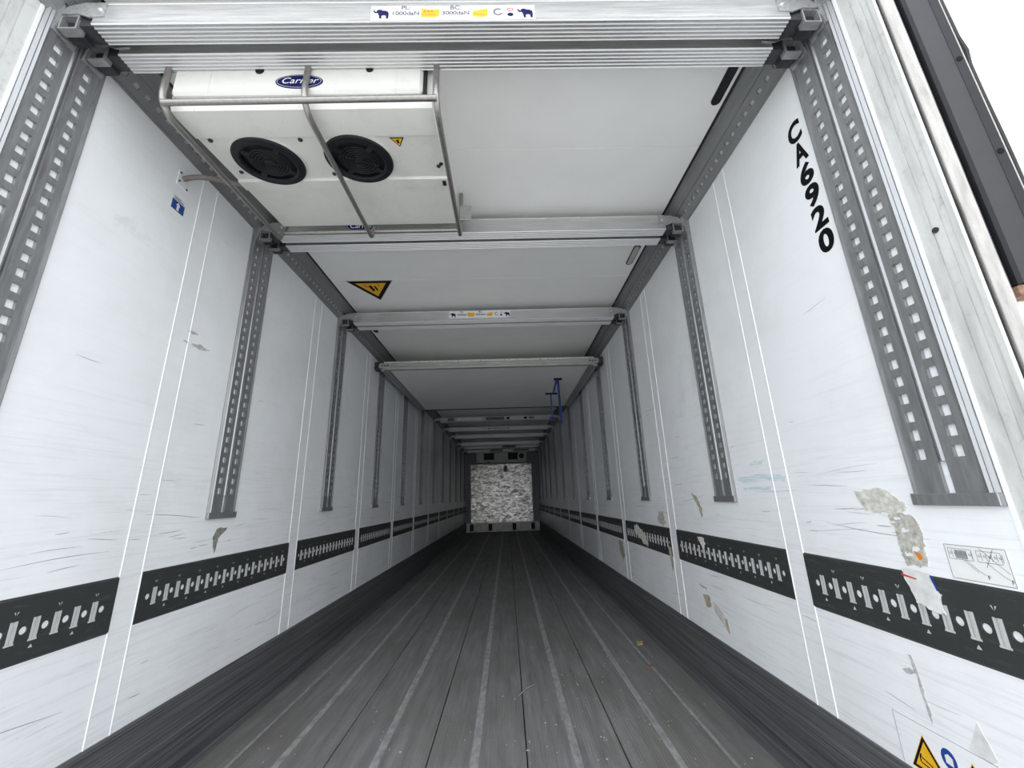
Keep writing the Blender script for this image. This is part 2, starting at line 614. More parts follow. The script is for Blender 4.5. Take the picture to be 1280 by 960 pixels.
# ------------------------------------------------------------------ side walls
for side, sname in ((-1, 'left'), (1, 'right')):
    def X(d):
        return side * (A - d)      # d: how far into the room from the wall face
    def bx(mb, d0, d1, y0, y1, z0, z1):
        a_, b_ = sorted((X(d0), X(d1)))
        return mb.box(a_, b_, y0, y1, z0, z1)
    wall = bx(MB(), -0.12, -0.004, Y0 + 0.088, Y1 + 0.1, -0.1, 2.72).build('wall_' + sname, 'outer_white')
    struct(wall, 'scuffed white insulated side wall of the trailer')
    edges = [(Y0 + 0.09, Y0 + 0.09)] + SEAM + [(Y1, Y1)]
    for i in range(len(edges) - 1):
        ya, yb = edges[i][1], edges[i + 1][0]
        bx(MB(), -0.004, 0.0, ya, yb, 0.02, ZT + 0.03).build('wall_panel', 'wall_white', wall)
    for (ya, yb) in SEAM:
        bx(MB(), -0.004, 0.0004, ya, yb, 0.02, ZT + 0.03).build('joint_cover', 'wall_white', wall)
        for yy in (ya, yb):
            MB().tube([(X(0.0), yy, 0.03), (X(0.0), yy, ZT + 0.02)], 0.0028, 8).build('sealing_bead', 'bead_white', wall, True)
    # kick plate
    kb = MB()
    prof = [(X(0.0), ZK), (X(0.006), ZK - 0.001), (X(0.010), ZK - 0.008)]
    nr = 9
    for k in range(nr):
        zt = ZK - 0.012 - k * (ZK - 0.03) / nr
        zb = ZK - 0.012 - (k + 1) * (ZK - 0.03) / nr
        prof += [(X(0.010), zt), (X(0.012), zt - 0.003), (X(0.012), zb + 0.005), (X(0.010), zb + 0.002)]
    prof += [(X(0.016), 0.014), (X(0.030), 0.002), (X(0.030), -0.002), (X(-0.003), -0.002), (X(-0.003), ZK)]
    kb.prism(prof, 'y', Y0, Y1)
    struct(kb.build('baseboard_' + sname, 'kick_dark'), 'dark ribbed metal kick plate along the foot of the wall')
    # frame strip at the open end, with grooves
    fr = MB()
    cuts = [Y0, Y0 + 0.012, Y0 + 0.030, Y0 + 0.034, Y0 + 0.055, Y0 + 0.059, Y0 + 0.09]
    deps = [0.004, 0.0, -0.003, 0.0, -0.003, 0.0]
    poly = [(X(-0.005), Y0)]
    for k in range(6):
        poly += [(X(deps[k]), cuts[k]), (X(deps[k]), cuts[k + 1])]
    poly += [(X(-0.005), Y0 + 0.09)]
    fr.prism(poly, 'z', -0.05, 2.70)
    t = fr.build('trim_%d' % (1 if side < 0 else 2), 'frame_white')
    struct(t, 'rubbed white end frame of the trailer wall')
    bx(MB(), -0.004, 0.0025, Y0 + 0.0905, Y0 + 0.0985, 0.3, ZT).build('edge_strip', 'bead_white', t)
    if side > 0:
        MB().lathe([(0.0, -0.004), (0.007, -0.004), (0.007, 0.0), (0.0, 0.0)], (A - 0.0, 0.846, 1.648), 14, 'x').build('bolt', 'claw_dark', t, True)

# ------------------------------------------------------------------ cove rails between wall and ceiling
for side, n_ in ((-1, 3), (1, 4)):
    def P(x, z):
        return (side * x, z)
    prof = [P(1.234, 2.544), P(1.2245, 2.544), P(1.222, 2.5515)]
    body = MB()
    # upper curved part
    up_ = [P(1.186, 2.609), P(1.181, 2.608), P(1.176, 2.618), P(1.168, 2.634), P(1.158, 2.645), P(1.146, 2.649), P(1.139, 2.648), P(1.137, 2.66), P(1.25, 2.66), P(1.25, 2.612)]
    body.prism(up_, 'y', Y0, Y1)
    body.prism([P(1.236, 2.540), P(1.2245, 2.540), P(1.2215, 2.552), P(1.236, 2.552)], 'y', Y0, Y1)
    # light backing seen through the holes
    cove = struct(body.build('trim_%d' % n_, 'cove_steel'), 'grey perforated steel rail in the corner of wall and ceiling')
    MB().prism([P(1.236, 2.552), P(1.232, 2.552), P(1.200, 2.611), P(1.236, 2.611)], 'y', Y0, Y1).build('backing', 'white_paint', cove)
    st = MB()
    p0, p1 = Vector((side * 1.2215, 0, 2.552)), Vector((side * 1.186, 0, 2.609))
    du = (p1 - p0)
    Lu = du.length
    du.normalize()
    nrm = Vector((side * abs(du.z), 0, abs(du.x)))

    def put(u, v, d):
        p = p0 + du * u + nrm * d
        return (p.x, v, p.z)
    perforated(st, 0.0, Lu, Y0, Y1, Lu * 0.52, 0.017, 0.022, [Y0 + 0.03 + 0.05 * k for k in range(266)], 0.003, put)
    st.build('perforated_strip', 'cove_steel', cove)
    xs = sorted((side * 1.118, side * 1.142))
    MB().box(xs[0], xs[1], Y0, Y1, ZC + 0.004, ZC + 0.012).build('black_gasket', 'black_rubber', cove, label='black gasket gap beside the ceiling')

# ------------------------------------------------------------------ ceiling
ce = struct(MB().box(-1.36, 1.36, Y0, Y1 + 0.12, ZC + 0.012, ZC + 0.11).build('ceiling', 'outer_white'), 'white trailer ceiling of wide panels')
cs = [Y0, 1.554, 2.728, 3.86] + [3.86 + 1.153 * k for k in range(1, 9)] + [Y1]
for a, b in zip(cs[:-1], cs[1:]):
    MB().cbox(-1.124, 1.124, a + 0.0008, b - 0.0008, ZC, ZC + 0.014, 0.0012).build('ceiling_panel', 'ceiling_white', ce)

# ------------------------------------------------------------------ closed end
wb = struct(MB().box(-1.30, 1.30, Y1, Y1 + 0.1, -0.1, 2.72).build('wall_back', 'far_wall_grey'), 'dim grey end wall at the closed front of the trailer')
ls = MB()
ls.cbox(-1.065, 1.015, Y1 - 0.022, Y1 + 0.001, 0.25, 2.19, 0.004)
ls.build('lining_sheet', 'lining_sheet', wb, label='battered pale sheet lining, streaked and torn')
for xx in (-1.064, 1.010):
    MB().box(xx - 0.006, xx + 0.006, Y1 - 0.026, Y1 - 0.02, 0.26, 2.19).build('edge_strip', 'bumper_alu', wb)
MB().box(0.06, 0.20, Y1 - 0.027, Y1 - 0.02, 1.92, 2.13).build('placard', 'print_white', wb)
MB().box(0.085, 0.175, Y1 - 0.0285, Y1 - 0.026, 1.95, 2.10).build('placard_print', 'far_wall_grey', wb)
bp = thing('bumper_rail', 'pale metal bumper rail with rubber pads along foot of far end wall', 'bumper', (0, Y1 - 0.06, 0))
b_ = MB().cbox(-1.215, 1.205, Y1 - 0.10, Y1 + 0.001, 0.0, 0.285, 0.006).build('body', 'bumper_alu', bp)
for k in range(3):
    MB().box(-1.2, 1.19, Y1 - 0.104, Y1 - 0.099, 0.06 + k * 0.075, 0.066 + k * 0.075).build('rib', 'bumper_alu', bp)
for xx in (-1.03, -0.42, 0.37, 0.985):
    MB().cbox(xx - 0.06, xx + 0.06, Y1 - 0.135, Y1 - 0.099, 0.04, 0.25, 0.008).build('rubber_pad', 'black_rubber', bp)

ev = thing('front_evaporator', 'small off-white cooling unit high on the far end wall with square black openings', 'cooling unit', (0, Y1 - 0.15, 2.21))
MB().cbox(-0.86, 0.84, Y1 - 0.30, Y1 + 0.001, 2.215, 2.649, 0.012).build('casing', 'casing_white', ev)
MB().box(-0.86, 0.84, Y1 - 0.306, Y1 - 0.298, 2.262, 2.268).build('seam_lip', 'bumper_alu', ev)
for xa, xb in ((-0.60, -0.25), (0.22, 0.55)):
    o = MB().box(xa, xb, Y1 - 0.304, Y1 - 0.299, 2.31, 2.54).build('air_opening', 'black_plastic', ev)
    for k in range(6):
        zz = 2.33 + k * 0.038
        MB().box(xa, xb, Y1 - 0.308, Y1 - 0.303, zz, zz + 0.006).build('louvre', 'claw_dark', o)
o = MB().lathe([(0.0, -0.012), (0.075, -0.012), (0.085, -0.004), (0.085, 0.0), (0.0, 0.0)], (0.68, Y1 - 0.3, 2.42), 24, 'y').build('round_vent', 'black_plastic', ev, True)
MB().box(-0.52, -0.38, Y1 - 0.305, Y1 - 0.299, 2.22, 2.255).build('warning_plate', 'rust', ev)

# ------------------------------------------------------------------ open-end corner: steel post, black buffer
rod = MB().tube([(1.2975, 0.829, -0.3), (1.2975, 0.829, 2.75)], 0.023, 32).build('door_rod', 'rod_steel', None, True)
tag(base_origin(rod), 'round worn steel rod standing at outer edge of the end frame', 'rod')
sl = MB().prism([(1.2355, 0.815), (1.262, 0.848), (1.30, 0.858), (1.35, 0.862), (1.35, 0.884), (1.234, 0.884)], 'z', -0.3, 2.72).build('trim_5', 'claw_dark')
struct(sl, 'dark seal recess behind the steel rod')
bf = thing('buffer_profile', 'black upright buffer profile with dark painted bolt holes outside the steel rod', 'buffer', (1.37, 0.83, 1.47))
MB().prism([(1.325, 0.808), (1.331, 0.802), (1.416, 0.802), (1.416, 0.86), (1.325, 0.86)], 'z', 1.475, 2.80).build('body', 'black_plastic', bf)
MB().prism([(1.398, 0.8015), (1.4165, 0.7955), (1.4165, 0.806), (1.398, 0.806)], 'z', 1.476, 2.80).build('chamfer_face', 'black_plastic', bf)
dn = Vector((0.0185, -0.006, 0)).normalized()
nn = Vector((dn.y, -dn.x, 0))
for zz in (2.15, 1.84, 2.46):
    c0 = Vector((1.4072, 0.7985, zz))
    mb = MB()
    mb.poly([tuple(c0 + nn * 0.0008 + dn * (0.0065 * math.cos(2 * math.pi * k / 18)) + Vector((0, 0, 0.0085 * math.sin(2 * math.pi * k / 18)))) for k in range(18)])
    mb.build('hole_shade_disc', 'print_black', bf)  # no real hole: flat black disc paints the shade inside it
rs = random.Random(4)
pts = []
for k in range(28):
    z = 1.42 + k * 0.051
    pts.append((1.4335 + 0.0010 * math.sin(k * 0.9) + (0.008 if k == 15 else 0.0), 0.803, z))
MB().tube(pts, 0.0065, 8).build('rubber_seal', 'black_rubber', bf, True)
MB().tube([(1.4215, 0.799, 1.45), (1.4215, 0.799, 2.8)], 0.003, 8).build('metal_trim', 'tube_steel', bf, True)
mb = MB()
mb.cbox(1.325, 1.40, 0.805, 0.85, 1.448, 1.476, 0.006)
mb.build('foot_bracket', 'rust', bf, label='rusty foot bracket under the black profile')

# ------------------------------------------------------------------ wall track posts
H = ZT - PZ + 0.004
holes = [0.126 + 0.049 * k for k in range(29)]


def make_post():
    t = thing('track_post', 'x', 'post', (A, POST[0], PZ), 0, 'perforated steel track posts on the walls')
    ox, oy, oz = A, POST[0], PZ
    def box(mb, d0, d1, y0, y1, z0, z1):
        return mb.box(ox - d1, ox - d0, oy + y0, oy + y1, oz + z0, oz + z1)
    for u0, u1 in ((-0.079, -0.011), (0.011, 0.079)):
        st = MB()
        perforated(st, u0, u1, 0.028, H, (u0 + u1) / 2, 0.024, 0.028, holes, 0.009,
                   lambda u, v, d: (ox - 0.010 + d, oy + u, oz + v))
        st.build('perforated_strip', 'post_steel', t)
    rg = MB()
    rg.prism([(ox - 0.001, oy - 0.0105), (ox - 0.010, oy - 0.0105), (ox - 0.015, oy - 0.007), (ox - 0.015, oy - 0.003), (ox - 0.007, oy - 0.0015),
              (ox - 0.007, oy + 0.0015), (ox - 0.015, oy + 0.003), (ox - 0.015, oy + 0.007), (ox - 0.010, oy + 0.0105), (ox - 0.001, oy + 0.0105)], 'z', oz + 0.105, oz + H)
    rg.build('centre_rib', 'post_steel', t)
    for s_ in (-1, 1):
        e = MB()
        e.prism([(ox - 0.001, oy + s_ * 0.0795), (ox - 0.013, oy + s_ * 0.0795), (ox - 0.014, oy + s_ * 0.084), (ox - 0.009, oy + s_ * 0.0885),
                 (ox - 0.010, oy + s_ * 0.0915), (ox - 0.004, oy + s_ * 0.099), (ox - 0.001, oy + s_ * 0.099)], 'z', oz + 0.02, oz + H)
        e.build('side_flange', 'post_steel', t)
    e = MB()
    e.cbox(ox - 0.016, ox, oy - 0.1, oy + 0.1, oz, oz + 0.029, 0.002)
    e.build('end_cap', 'post_steel', t)
    return t


proto = make_post()
for side, wname in ((1, 'wall with the black number'), (-1, 'wall with the blue arrow sticker')):
    for i, yy in enumerate(POST):
        lab = 'perforated steel track post on the %s, %s from open end' % (wname, ORD[i])
        if side == 1 and i == 0:
            proto['label'] = lab
        else:
            copy_thing(proto, (side * A, yy, PZ), 0 if side == 1 else math.pi, lab)

# ------------------------------------------------------------------ load rails
PITCH_S = 0.0575


def rail_plate(mb, length, thick=0.004):
    """plate in local coords: y along 0..length, x = depth (-) , z 0..H; with alternating round and slot openings"""
    Hr = RZ1 - RZ0
    zc = 0.0865
    zl, zh = zc - 0.034, zc + 0.034
    fx = -0.005
    bxk = fx + thick
    n = int((length - 0.03) / PITCH_S)
    off = (length - n * PITCH_S - 0.028) / 2

    def q(pts):
        mb.add(pts, [(0, 1, 2, 3)])
    q([(fx, 0, 0.006), (fx, length, 0.006), (fx, length, zl), (fx, 0, zl)])
    q([(fx, 0, zh), (fx, length, zh), (fx, length, Hr - 0.006), (fx, 0, Hr - 0.006)])
    q([(fx, 0, 0.006), (fx, length, 0.006), (-0.0005, length, 0), (-0.0005, 0, 0)])
    q([(fx, 0, Hr - 0.006), (fx, length, Hr - 0.006), (-0.0005, length, Hr), (-0.0005, 0, Hr)])
    for yy in (0, length):
        q([(fx, yy, 0.006), (fx, yy, Hr - 0.006), (-0.0005, yy, Hr), (-0.0005, yy, 0)])
    y = 0.0
    slots = []

    def cell(ya, yb, shape):
        if shape == 'none':
            q([(fx, ya, zl), (fx, yb, zl), (fx, yb, zh), (fx, ya, zh)])
            return
        yc = (ya + yb) / 2
        if shape == 'slot':
            inner = [(yc - 0.009, zc - 0.028), (yc + 0.009, zc - 0.028), (yc + 0.009, zc + 0.028), (yc - 0.009, zc + 0.028)]
            outer = [(ya, zl), (yb, zl), (yb, zh), (ya, zh)]
        else:
            nn_ = 16
            inner, outer = [], []
            for k in range(nn_):
                a = 2 * math.pi * (k + 0.5) / nn_
                ca, sa = math.cos(a), math.sin(a)
                inner.append((yc + 0.0108 * ca, zc + 0.0108 * sa))
                m_ = min((yb - ya) / 2 / max(abs(ca), 1e-6), (zh - zl) / 2 / max(abs(sa), 1e-6))
                outer.append((yc + m_ * ca, zc + m_ * sa))
        N = len(inner)
        if shape != 'slot':
            # corner triangles so the cell is closed
            for cy2, cz2 in ((ya, zl), (yb, zl), (yb, zh), (ya, zh)):
                ang = sorted(range(N), key=lambda k: (outer[k][0] - cy2) ** 2 + (outer[k][1] - cz2) ** 2)
                k0 = ang[0]
                best = None
                for k in range(N):
                    k1 = (k + 1) % N
                    o0, o1 = outer[k], outer[k1]
                    on = lambda p: abs(p[0] - cy2) < 1e-6 or abs(p[1] - cz2) < 1e-6
                    if on(o0) and on(o1) and (abs(o0[0] - o1[0]) > 1e-6 and abs(o0[1] - o1[1]) > 1e-6):
                        best = (o0, o1)
                if best:
                    mb.add([(fx, *best[0]), (fx, cy2, cz2), (fx, *best[1])], [(0, 1, 2)])
        for k in range(N):
            k1 = (k + 1) % N
            q([(fx, *outer[k]), (fx, *outer[k1]), (fx, *inner[k1]), (fx, *inner[k])])
            q([(fx, *inner[k]), (fx, *inner[k1]), (bxk, *inner[k1]), (bxk, *inner[k])])
    cell(0.0, off, 'none')
    y = off
    for k in range(n):
        cell(y, y + 0.028, 'hole')
        cell(y + 0.028, y + PITCH_S, 'slot')
        slots.append((y + 0.028 + (PITCH_S - 0.028) / 2, zc))
        y += PITCH_S
    cell(y, y + 0.028, 'hole')
    cell(y + 0.028, length, 'none')
    return slots


def slot_liner(mb, yc, zc, fx=-0.005):
    # folded bright lips left and right of the slot with a deep groove between
    for s_ in (-1, 1):
        w0, w1 = (0.0015, 0.0092) if s_ < 0 else (0.0045, 0.0092)
        ys = sorted((yc + s_ * w0, yc + s_ * w1))
        mb.box(fx - 0.0015, -0.001, ys[0], ys[1], zc - 0.0285, zc + 0.0285)
    mb.box(fx - 0.0015, -0.001, yc - 0.0115, yc + 0.0115, zc - 0.032, zc - 0.0275)


rail_cache = {}


def local_mesh(key, mb, mat):
    o = mb.build(key, mat)
    me = o.data
    bpy.data.objects.remove(o)
    return me


segs = [(Y0 + 0.004, SEAM[0][0] - 0.003)] + [(SEAM[i][1] + 0.003, SEAM[i + 1][0] - 0.003) for i in range(len(SEAM) - 1)] + [(SEAM[-1][1] + 0.003, Y1 - 0.11)]
one_liner = MB()
slot_liner(one_liner, 0.0, 0.0)
liner_me = local_mesh('slot_lip', one_liner, 'slot_metal')
for side, wname in ((1, 'wall with the black number'), (-1, 'wall with the blue arrow sticker')):
    for i, (ya, yb) in enumerate(segs):
        L_ = round(yb - ya, 3)
        t = thing('load_rail', 'dark slotted load rail on the %s, %s from open end' % (wname, ORD[i]), 'rail', (side * (A + 0.0005), (ya + yb) / 2, RZ0),
                  0 if side == 1 else math.pi, 'slotted load rails along the walls')
        if L_ not in rail_cache:
            mb = MB()
            sl_ = rail_plate(mb, L_)
            mb.v = [(p[0], p[1] - L_ / 2, p[2]) for p in mb.v]
            sl_ = [(p[0] - L_ / 2, p[1]) for p in sl_]
            me = local_mesh('plate', mb, 'rail_dark')
            mj = MB()
            for yc, zc in sl_:
                slot_liner(mj, yc, zc)
            mk = MB()
            for k, (yc, zc) in enumerate(sl_):
                if k % 2 == 0:
                    zb = zc + 0.047
                    for s_ in (-1, 1):
                        mk.add([(-0.0056, yc + s_ * 0.001, zb - 0.004), (-0.0056, yc + s_ * 0.0065, zb + 0.006), (-0.0056, yc + s_ * 0.0025, zb + 0.006)], [(0, 1, 2)])
                else:
                    zb = zc - 0.047
                    mk.add([(-0.0056, yc - 0.006, zb - 0.004), (-0.0056, yc + 0.006, zb - 0.004), (-0.0056, yc, zb + 0.006)], [(0, 1, 2)])
            rail_cache[L_] = (me, local_mesh('slot_lips', mj, 'slot_metal'), local_mesh('punched_marks', mk, 'slot_metal'), sl_)
        me, mej, mek, sl_ = rail_cache[L_]
        o = bpy.data.objects.new('plate', me)
        COL.objects.link(o)
        o.parent = t
        if i < 4:
            for yc, zc in sl_:
                s_ = bpy.data.objects.new('slot_lip', liner_me)
                COL.objects.link(s_)
                s_.parent = t
                s_.location = (0, yc, zc)
        else:
            s_ = bpy.data.objects.new('slot_lips', mej)
            COL.objects.link(s_)
            s_.parent = t
            s_['kind'] = 'stuff'
        if i < 4:
            s_ = bpy.data.objects.new('punched_marks', mek)
            COL.objects.link(s_)
            s_.parent = t
            s_['kind'] = 'stuff'

# ------------------------------------------------------------------ cross beams
BZ = 2.50


def make_beam():
    t = thing('cross_beam', 'x', 'beam', (0, POST[0] - 0.0455, BZ), 0, 'aluminium cross beams under the ceiling')
    ox, oy, oz = 0, POST[0] - 0.0455, BZ
    w = 0.032
    prof = [(oy - w, oz + 0.004), (oy - w + 0.003, oz)]
    nrib = 5
    wid = 2 * w - 0.006
    for k in range(nrib):
        a = oy - w + 0.003 + wid * k / nrib
        b = oy - w + 0.003 + wid * (k + 1) / nrib
        prof += [(a + 0.002, oz), (a + 0.0045, oz + 0.003), (b - 0.0025, oz + 0.003), (b, oz)]
    prof += [(oy + w, oz + 0.004), (oy + w, oz + 0.094), (oy - w, oz + 0.094), (oy - w, oz + 0.088), (oy - w + 0.001, oz + 0.086), (oy - w + 0.001, oz + 0.012)]
    MB().prism(prof, 'x', -1.105, 1.105).build('profile', 'aluminium', t)
    for s_ in (-1, 1):
        h_ = MB()
        pl = [(s_ * 1.07, oz + 0.030), (s_ * 1.07, oz + 0.085), (s_ * 1.135, oz + 0.090), (s_ * 1.185, oz + 0.075), (s_ * 1.205, oz + 0.050), (s_ * 1.195, oz + 0.040), (s_ * 1.15, oz + 0.042), (s_ * 1.115, oz + 0.026)]
        h_.prism([(p[0], p[1]) for p in pl], 'y', oy - w - 0.003, oy - w + 0.0015)
        head = h_.build('end_arm', 'bracket_steel', t)
        e = MB()
        e.prism([(p[0], p[1]) for p in pl], 'y', oy + w - 0.0015, oy + w + 0.003)
        e.build('end_arm', 'bracket_steel', t)
        # square claw, hollow
        x0, x1 = sorted((s_ * 1.148, s_ * 1.205))
        z0, z1 = oz - 0.014, oz + 0.042
        c_ = MB()
        c_.box(x0, x1, oy - 0.030, oy - 0.004, z0, z0 + 0.005)
        c_.box(x0, x1, oy - 0.030, oy - 0.004, z1 - 0.005, z1)
        c_.box(x0, x0 + 0.005, oy - 0.030, oy - 0.004, z0 + 0.005, z1 - 0.005)
        c_.box(x1 - 0.005, x1, oy - 0.030, oy - 0.004, z0 + 0.005, z1 - 0.005)
        c_.build('claw', 'bracket_steel', head)
        c_ = MB()
        c_.box(x0 + 0.0045, x1 - 0.0045, oy - 0.012, oy + 0.03, z0 + 0.0045, z1 - 0.0045)
        c_.build('latch', 'claw_dark', head)
        c_ = MB()
        xa, xb = sorted((s_ * 1.09, s_ * 1.16))
        c_.box(xa, xb, oy - 0.024, oy + 0.026, oz + 0.004, oz + 0.078)
        c_.build('pivot_block', 'claw_dark', head)
        c_ = MB()
        c_.prism([(s_ * 1.214, oz - 0.018), (s_ * 1.224, oz - 0.018), (s_ * 1.224, oz + 0.12), (s_ * 1.214, oz + 0.12), (s_ * 1.196, oz + 0.07), (s_ * 1.204, oz + 0.03)], 'y', oy - 0.034, oy + 0.034)
        c_.build('hook_plate', 'bracket_steel', t)
        c_ = MB()
        c_.lathe([(0.0, -0.004), (0.006, -0.003), (0.007, 0.0), (0.0, 0.0)], (s_ * 1.085, oy - w - 0.003, oz + 0.058), 12, 'y')
        c_.build('rivet', 'alu_bright', head, True)
    return t


def elephant(mb, cx_, cy2, s):
    """walking bull-elephant outline, trunk raised at the left"""
    pts = [(-0.50, 0.30), (-0.46, 0.34), (-0.40, 0.20), (-0.30, 0.12), (-0.22, 0.30), (0.0, 0.32), (0.08, 0.24), (0.30, 0.22), (0.46, 0.12), (0.50, -0.10),
           (0.48, -0.48), (0.34, -0.48), (0.32, -0.22), (0.10, -0.20), (0.04, -0.26), (0.06, -0.48), (-0.08, -0.48), (-0.14, -0.14), (-0.22, 0.02), (-0.34, -0.02), (-0.46, 0.10)]
    tri = [(cx_ + p[0] * s, cy2 + p[1] * s, 0) for p in pts]
    mb.poly(tri)


def beam_sticker(parent, xc, yface, zc, w=0.52, h_=0.060):
    """white strip with load icons; sits on the face towards the open end"""
    Mx = frame_matrix((xc, yface - 0.0006, zc), (1, 0, 0), (0, 0, 1))
    st = MB()
    st.box(-w / 2, w / 2, -h_ / 2, h_ / 2, -0.0004, 0.0)
    st.xform(Mx)
    s_ = st.build('load_sticker', 'print_white', parent, label='white strip sticker with load figures and icons')

    def put(mb, mat, name='icon', lift=0.0004):
        mb.xform(raised(Mx, lift))
        mb.build(name, mat, s_)
    u = w / 2
    e1 = MB(); elephant(e1, -0.88 * u, 0.0, 0.050); put(e1, 'print_navy')
    e1 = MB(); elephant(e1, 0.88 * u, 0.0, 0.050); put(e1, 'print_navy')
    t1 = text_mb('PL:\n1000daN', 0.024, 0.0007); t1.v = [(p[0] * 1.0 - 0.58 * u, p[1] + 0.010, 0) for p in t1.v]; put(t1, 'print_grey', 'print')
    t1 = text_mb('BC:\n3000daN', 0.024, 0.0007); t1.v = [(p[0] * 1.0 + 0.03 * u, p[1] + 0.010, 0) for p in t1.v]; put(t1, 'print_grey', 'print')
    for xc2, w2 in ((-0.28 * u, 0.058), (0.33 * u, 0.048)):
        a_ = MB()
        a_.poly([(xc2 - w2 / 2, -0.018, 0), (xc2 + w2 * 0.30, -0.021, 0), (xc2 + w2 / 2, -0.012, 0), (xc2 + w2 / 2, 0.016, 0), (xc2 + w2 * 0.1, 0.014, 0), (xc2 - w2 / 2, 0.006 if xc2 > 0 else 0.020, 0)])
        put(a_, 'print_yellow')
        a_ = MB()
        for k in range(3):
            a_.poly([(xc2 - w2 * 0.36 + k * w2 * 0.2, 0.002, 0), (xc2 - w2 * 0.24 + k * w2 * 0.2, 0.002, 0), (xc2 - w2 * 0.24 + k * w2 * 0.2, 0.010, 0), (xc2 - w2 * 0.36 + k * w2 * 0.2, 0.010, 0)]) if xc2 < 0 else None
        line2(a_, (xc2 - w2 / 2, -0.006), (xc2 + w2 * 0.3, -0.010), 0.002)
        put(a_, 'print_orange', 'icon', 0.0008)
    a_ = MB(); ring2(a_, (0.55 * u, 0.002), 0.016, 0.016, 0.006, 20, 0.9, 5.9); put(a_, 'print_grey')
    a_ = MB(); ring2(a_, (0.70 * u, 0.012), 0.010, 0.008, 0.003, 16); put(a_, 'print_red')
    a_ = MB(); ellipse2(a_, (0.70 * u, -0.010), 0.010, 0.008, 16); put(a_, 'print_navy')


bproto = make_beam()
beam_spec = [(0, -1, 'cross beam with load sticker nearest the open end'), (0, 1, 'plain cross beam directly behind the beam nearest the open end'),
             (1, -1, 'plain cross beam just behind the caged cooling unit'), (1, 1, 'rear one of the beam pair behind the caged cooling unit'),
             (2, -1, 'cross beam with load sticker next to the raised partition'), (2, 1, 'plain cross beam between the stickered beam and the raised partition')]
far_lab = ['cross beam with long printed strips, first beyond the raised partition', 'cross beam with a short dark sticker, second beyond the raised partition',
           'plain cross beam third beyond the raised partition', 'plain cross beam fourth beyond the raised partition',
           'speckled cross beam fifth beyond the raised partition', 'cross beam closest to the far end wall with dark patches']
beams = []
for k, (pi_, row, lab) in enumerate(beam_spec):
    loc = (0, POST[pi_] + row * 0.0455, BZ)
    if k == 0:
        bproto['label'] = 'aluminium ' + lab
        beams.append(bproto)
    else:
        beams.append(copy_thing(bproto, loc, 0, 'aluminium ' + lab))
FAR_Y = [7.80, 8.95, 10.05, 11.45, 12.25, 13.25]
for k, yy in enumerate(FAR_Y):
    beams.append(copy_thing(bproto, (0, yy, BZ), 0, 'aluminium ' + far_lab[k]))
beam_sticker(beams[0], 0.020, POST[0] - 0.0455 - 0.032, 2.535, 0.52, 0.064)
beam_sticker(beams[4], -0.040, POST[2] - 0.0455 - 0.032, 2.556, 0.52, 0.066)


def strip_on(beam, xa, xb, mat, name='printed_strip', h0=0.02, h1=0.078):
    yf = beam.location.y - 0.032
    return MB().box(xa, xb, yf - 0.0012, yf - 0.0002, BZ + h0, BZ + h1).build(name, mat, beam)


b7 = beams[6]
s_ = strip_on(b7, -0.78, -0.30, 'print_white')
strip_on(b7, -0.96, -0.84, 'print_grey')
strip_on(b7, -0.22, 0.14, 'print_grey')
strip_on(b7, 0.18, 0.24, 'print_black', 'icon', 0.03, 0.07)
strip_on(b7, 0.52, 0.58, 'print_black', 'icon', 0.03, 0.07)
strip_on(b7, 0.62, 0.72, 'print_grey', 'icon', 0.03, 0.07)
b8 = beams[7]
beam_sticker(b8, 0.0, FAR_Y[1] - 0.032, 2.552, 0.50, 0.058)
strip_on(beams[10], 0.05, 0.45, 'print_grey')
strip_on(beams[10], -0.16, 0.0, 'print_white')
strip_on(beams[11], -0.35, 0.05, 'print_grey')
strip_on(beams[11], 0.40, 0.90, 'print_grey')

# ------------------------------------------------------------------ raised partition under the ceiling
PY0, PY1, PZ0 = 4.12, 6.20, 2.405
bk = thing('raised_partition', 'white insulated partition wall swung up flat under the ceiling, framed in metal', 'partition', (0, (PY0 + PY1) / 2, PZ0))
MB().cbox(-1.085, 1.085, PY0 + 0.03, PY1 - 0.01, PZ0 + 0.004, PZ0 + 0.075, 0.004).build('panel', 'ceiling_white', bk)
pr = [(PY0, PZ0 + 0.004), (PY0 + 0.002, PZ0), (PY0 + 0.05, PZ0), (PY0 + 0.05, PZ0 + 0.085), (PY0, PZ0 + 0.085), (PY0, PZ0 + 0.066), (PY0 + 0.005, PZ0 + 0.064), (PY0 + 0.005, PZ0 + 0.042),
      (PY0, PZ0 + 0.040), (PY0, PZ0 + 0.028), (PY0 + 0.005, PZ0 + 0.026), (PY0 + 0.005, PZ0 + 0.014), (PY0, PZ0 + 0.012)]
MB().prism(pr, 'x', -1.13, 1.13).build('edge_rail', 'alu_worn', bk)
MB().box(-1.13, 1.13, PY0 - 0.0015, PY0 + 0.02, PZ0 + 0.068, PZ0 + 0.087).build('edge_lip', 'alu_bright', bk)
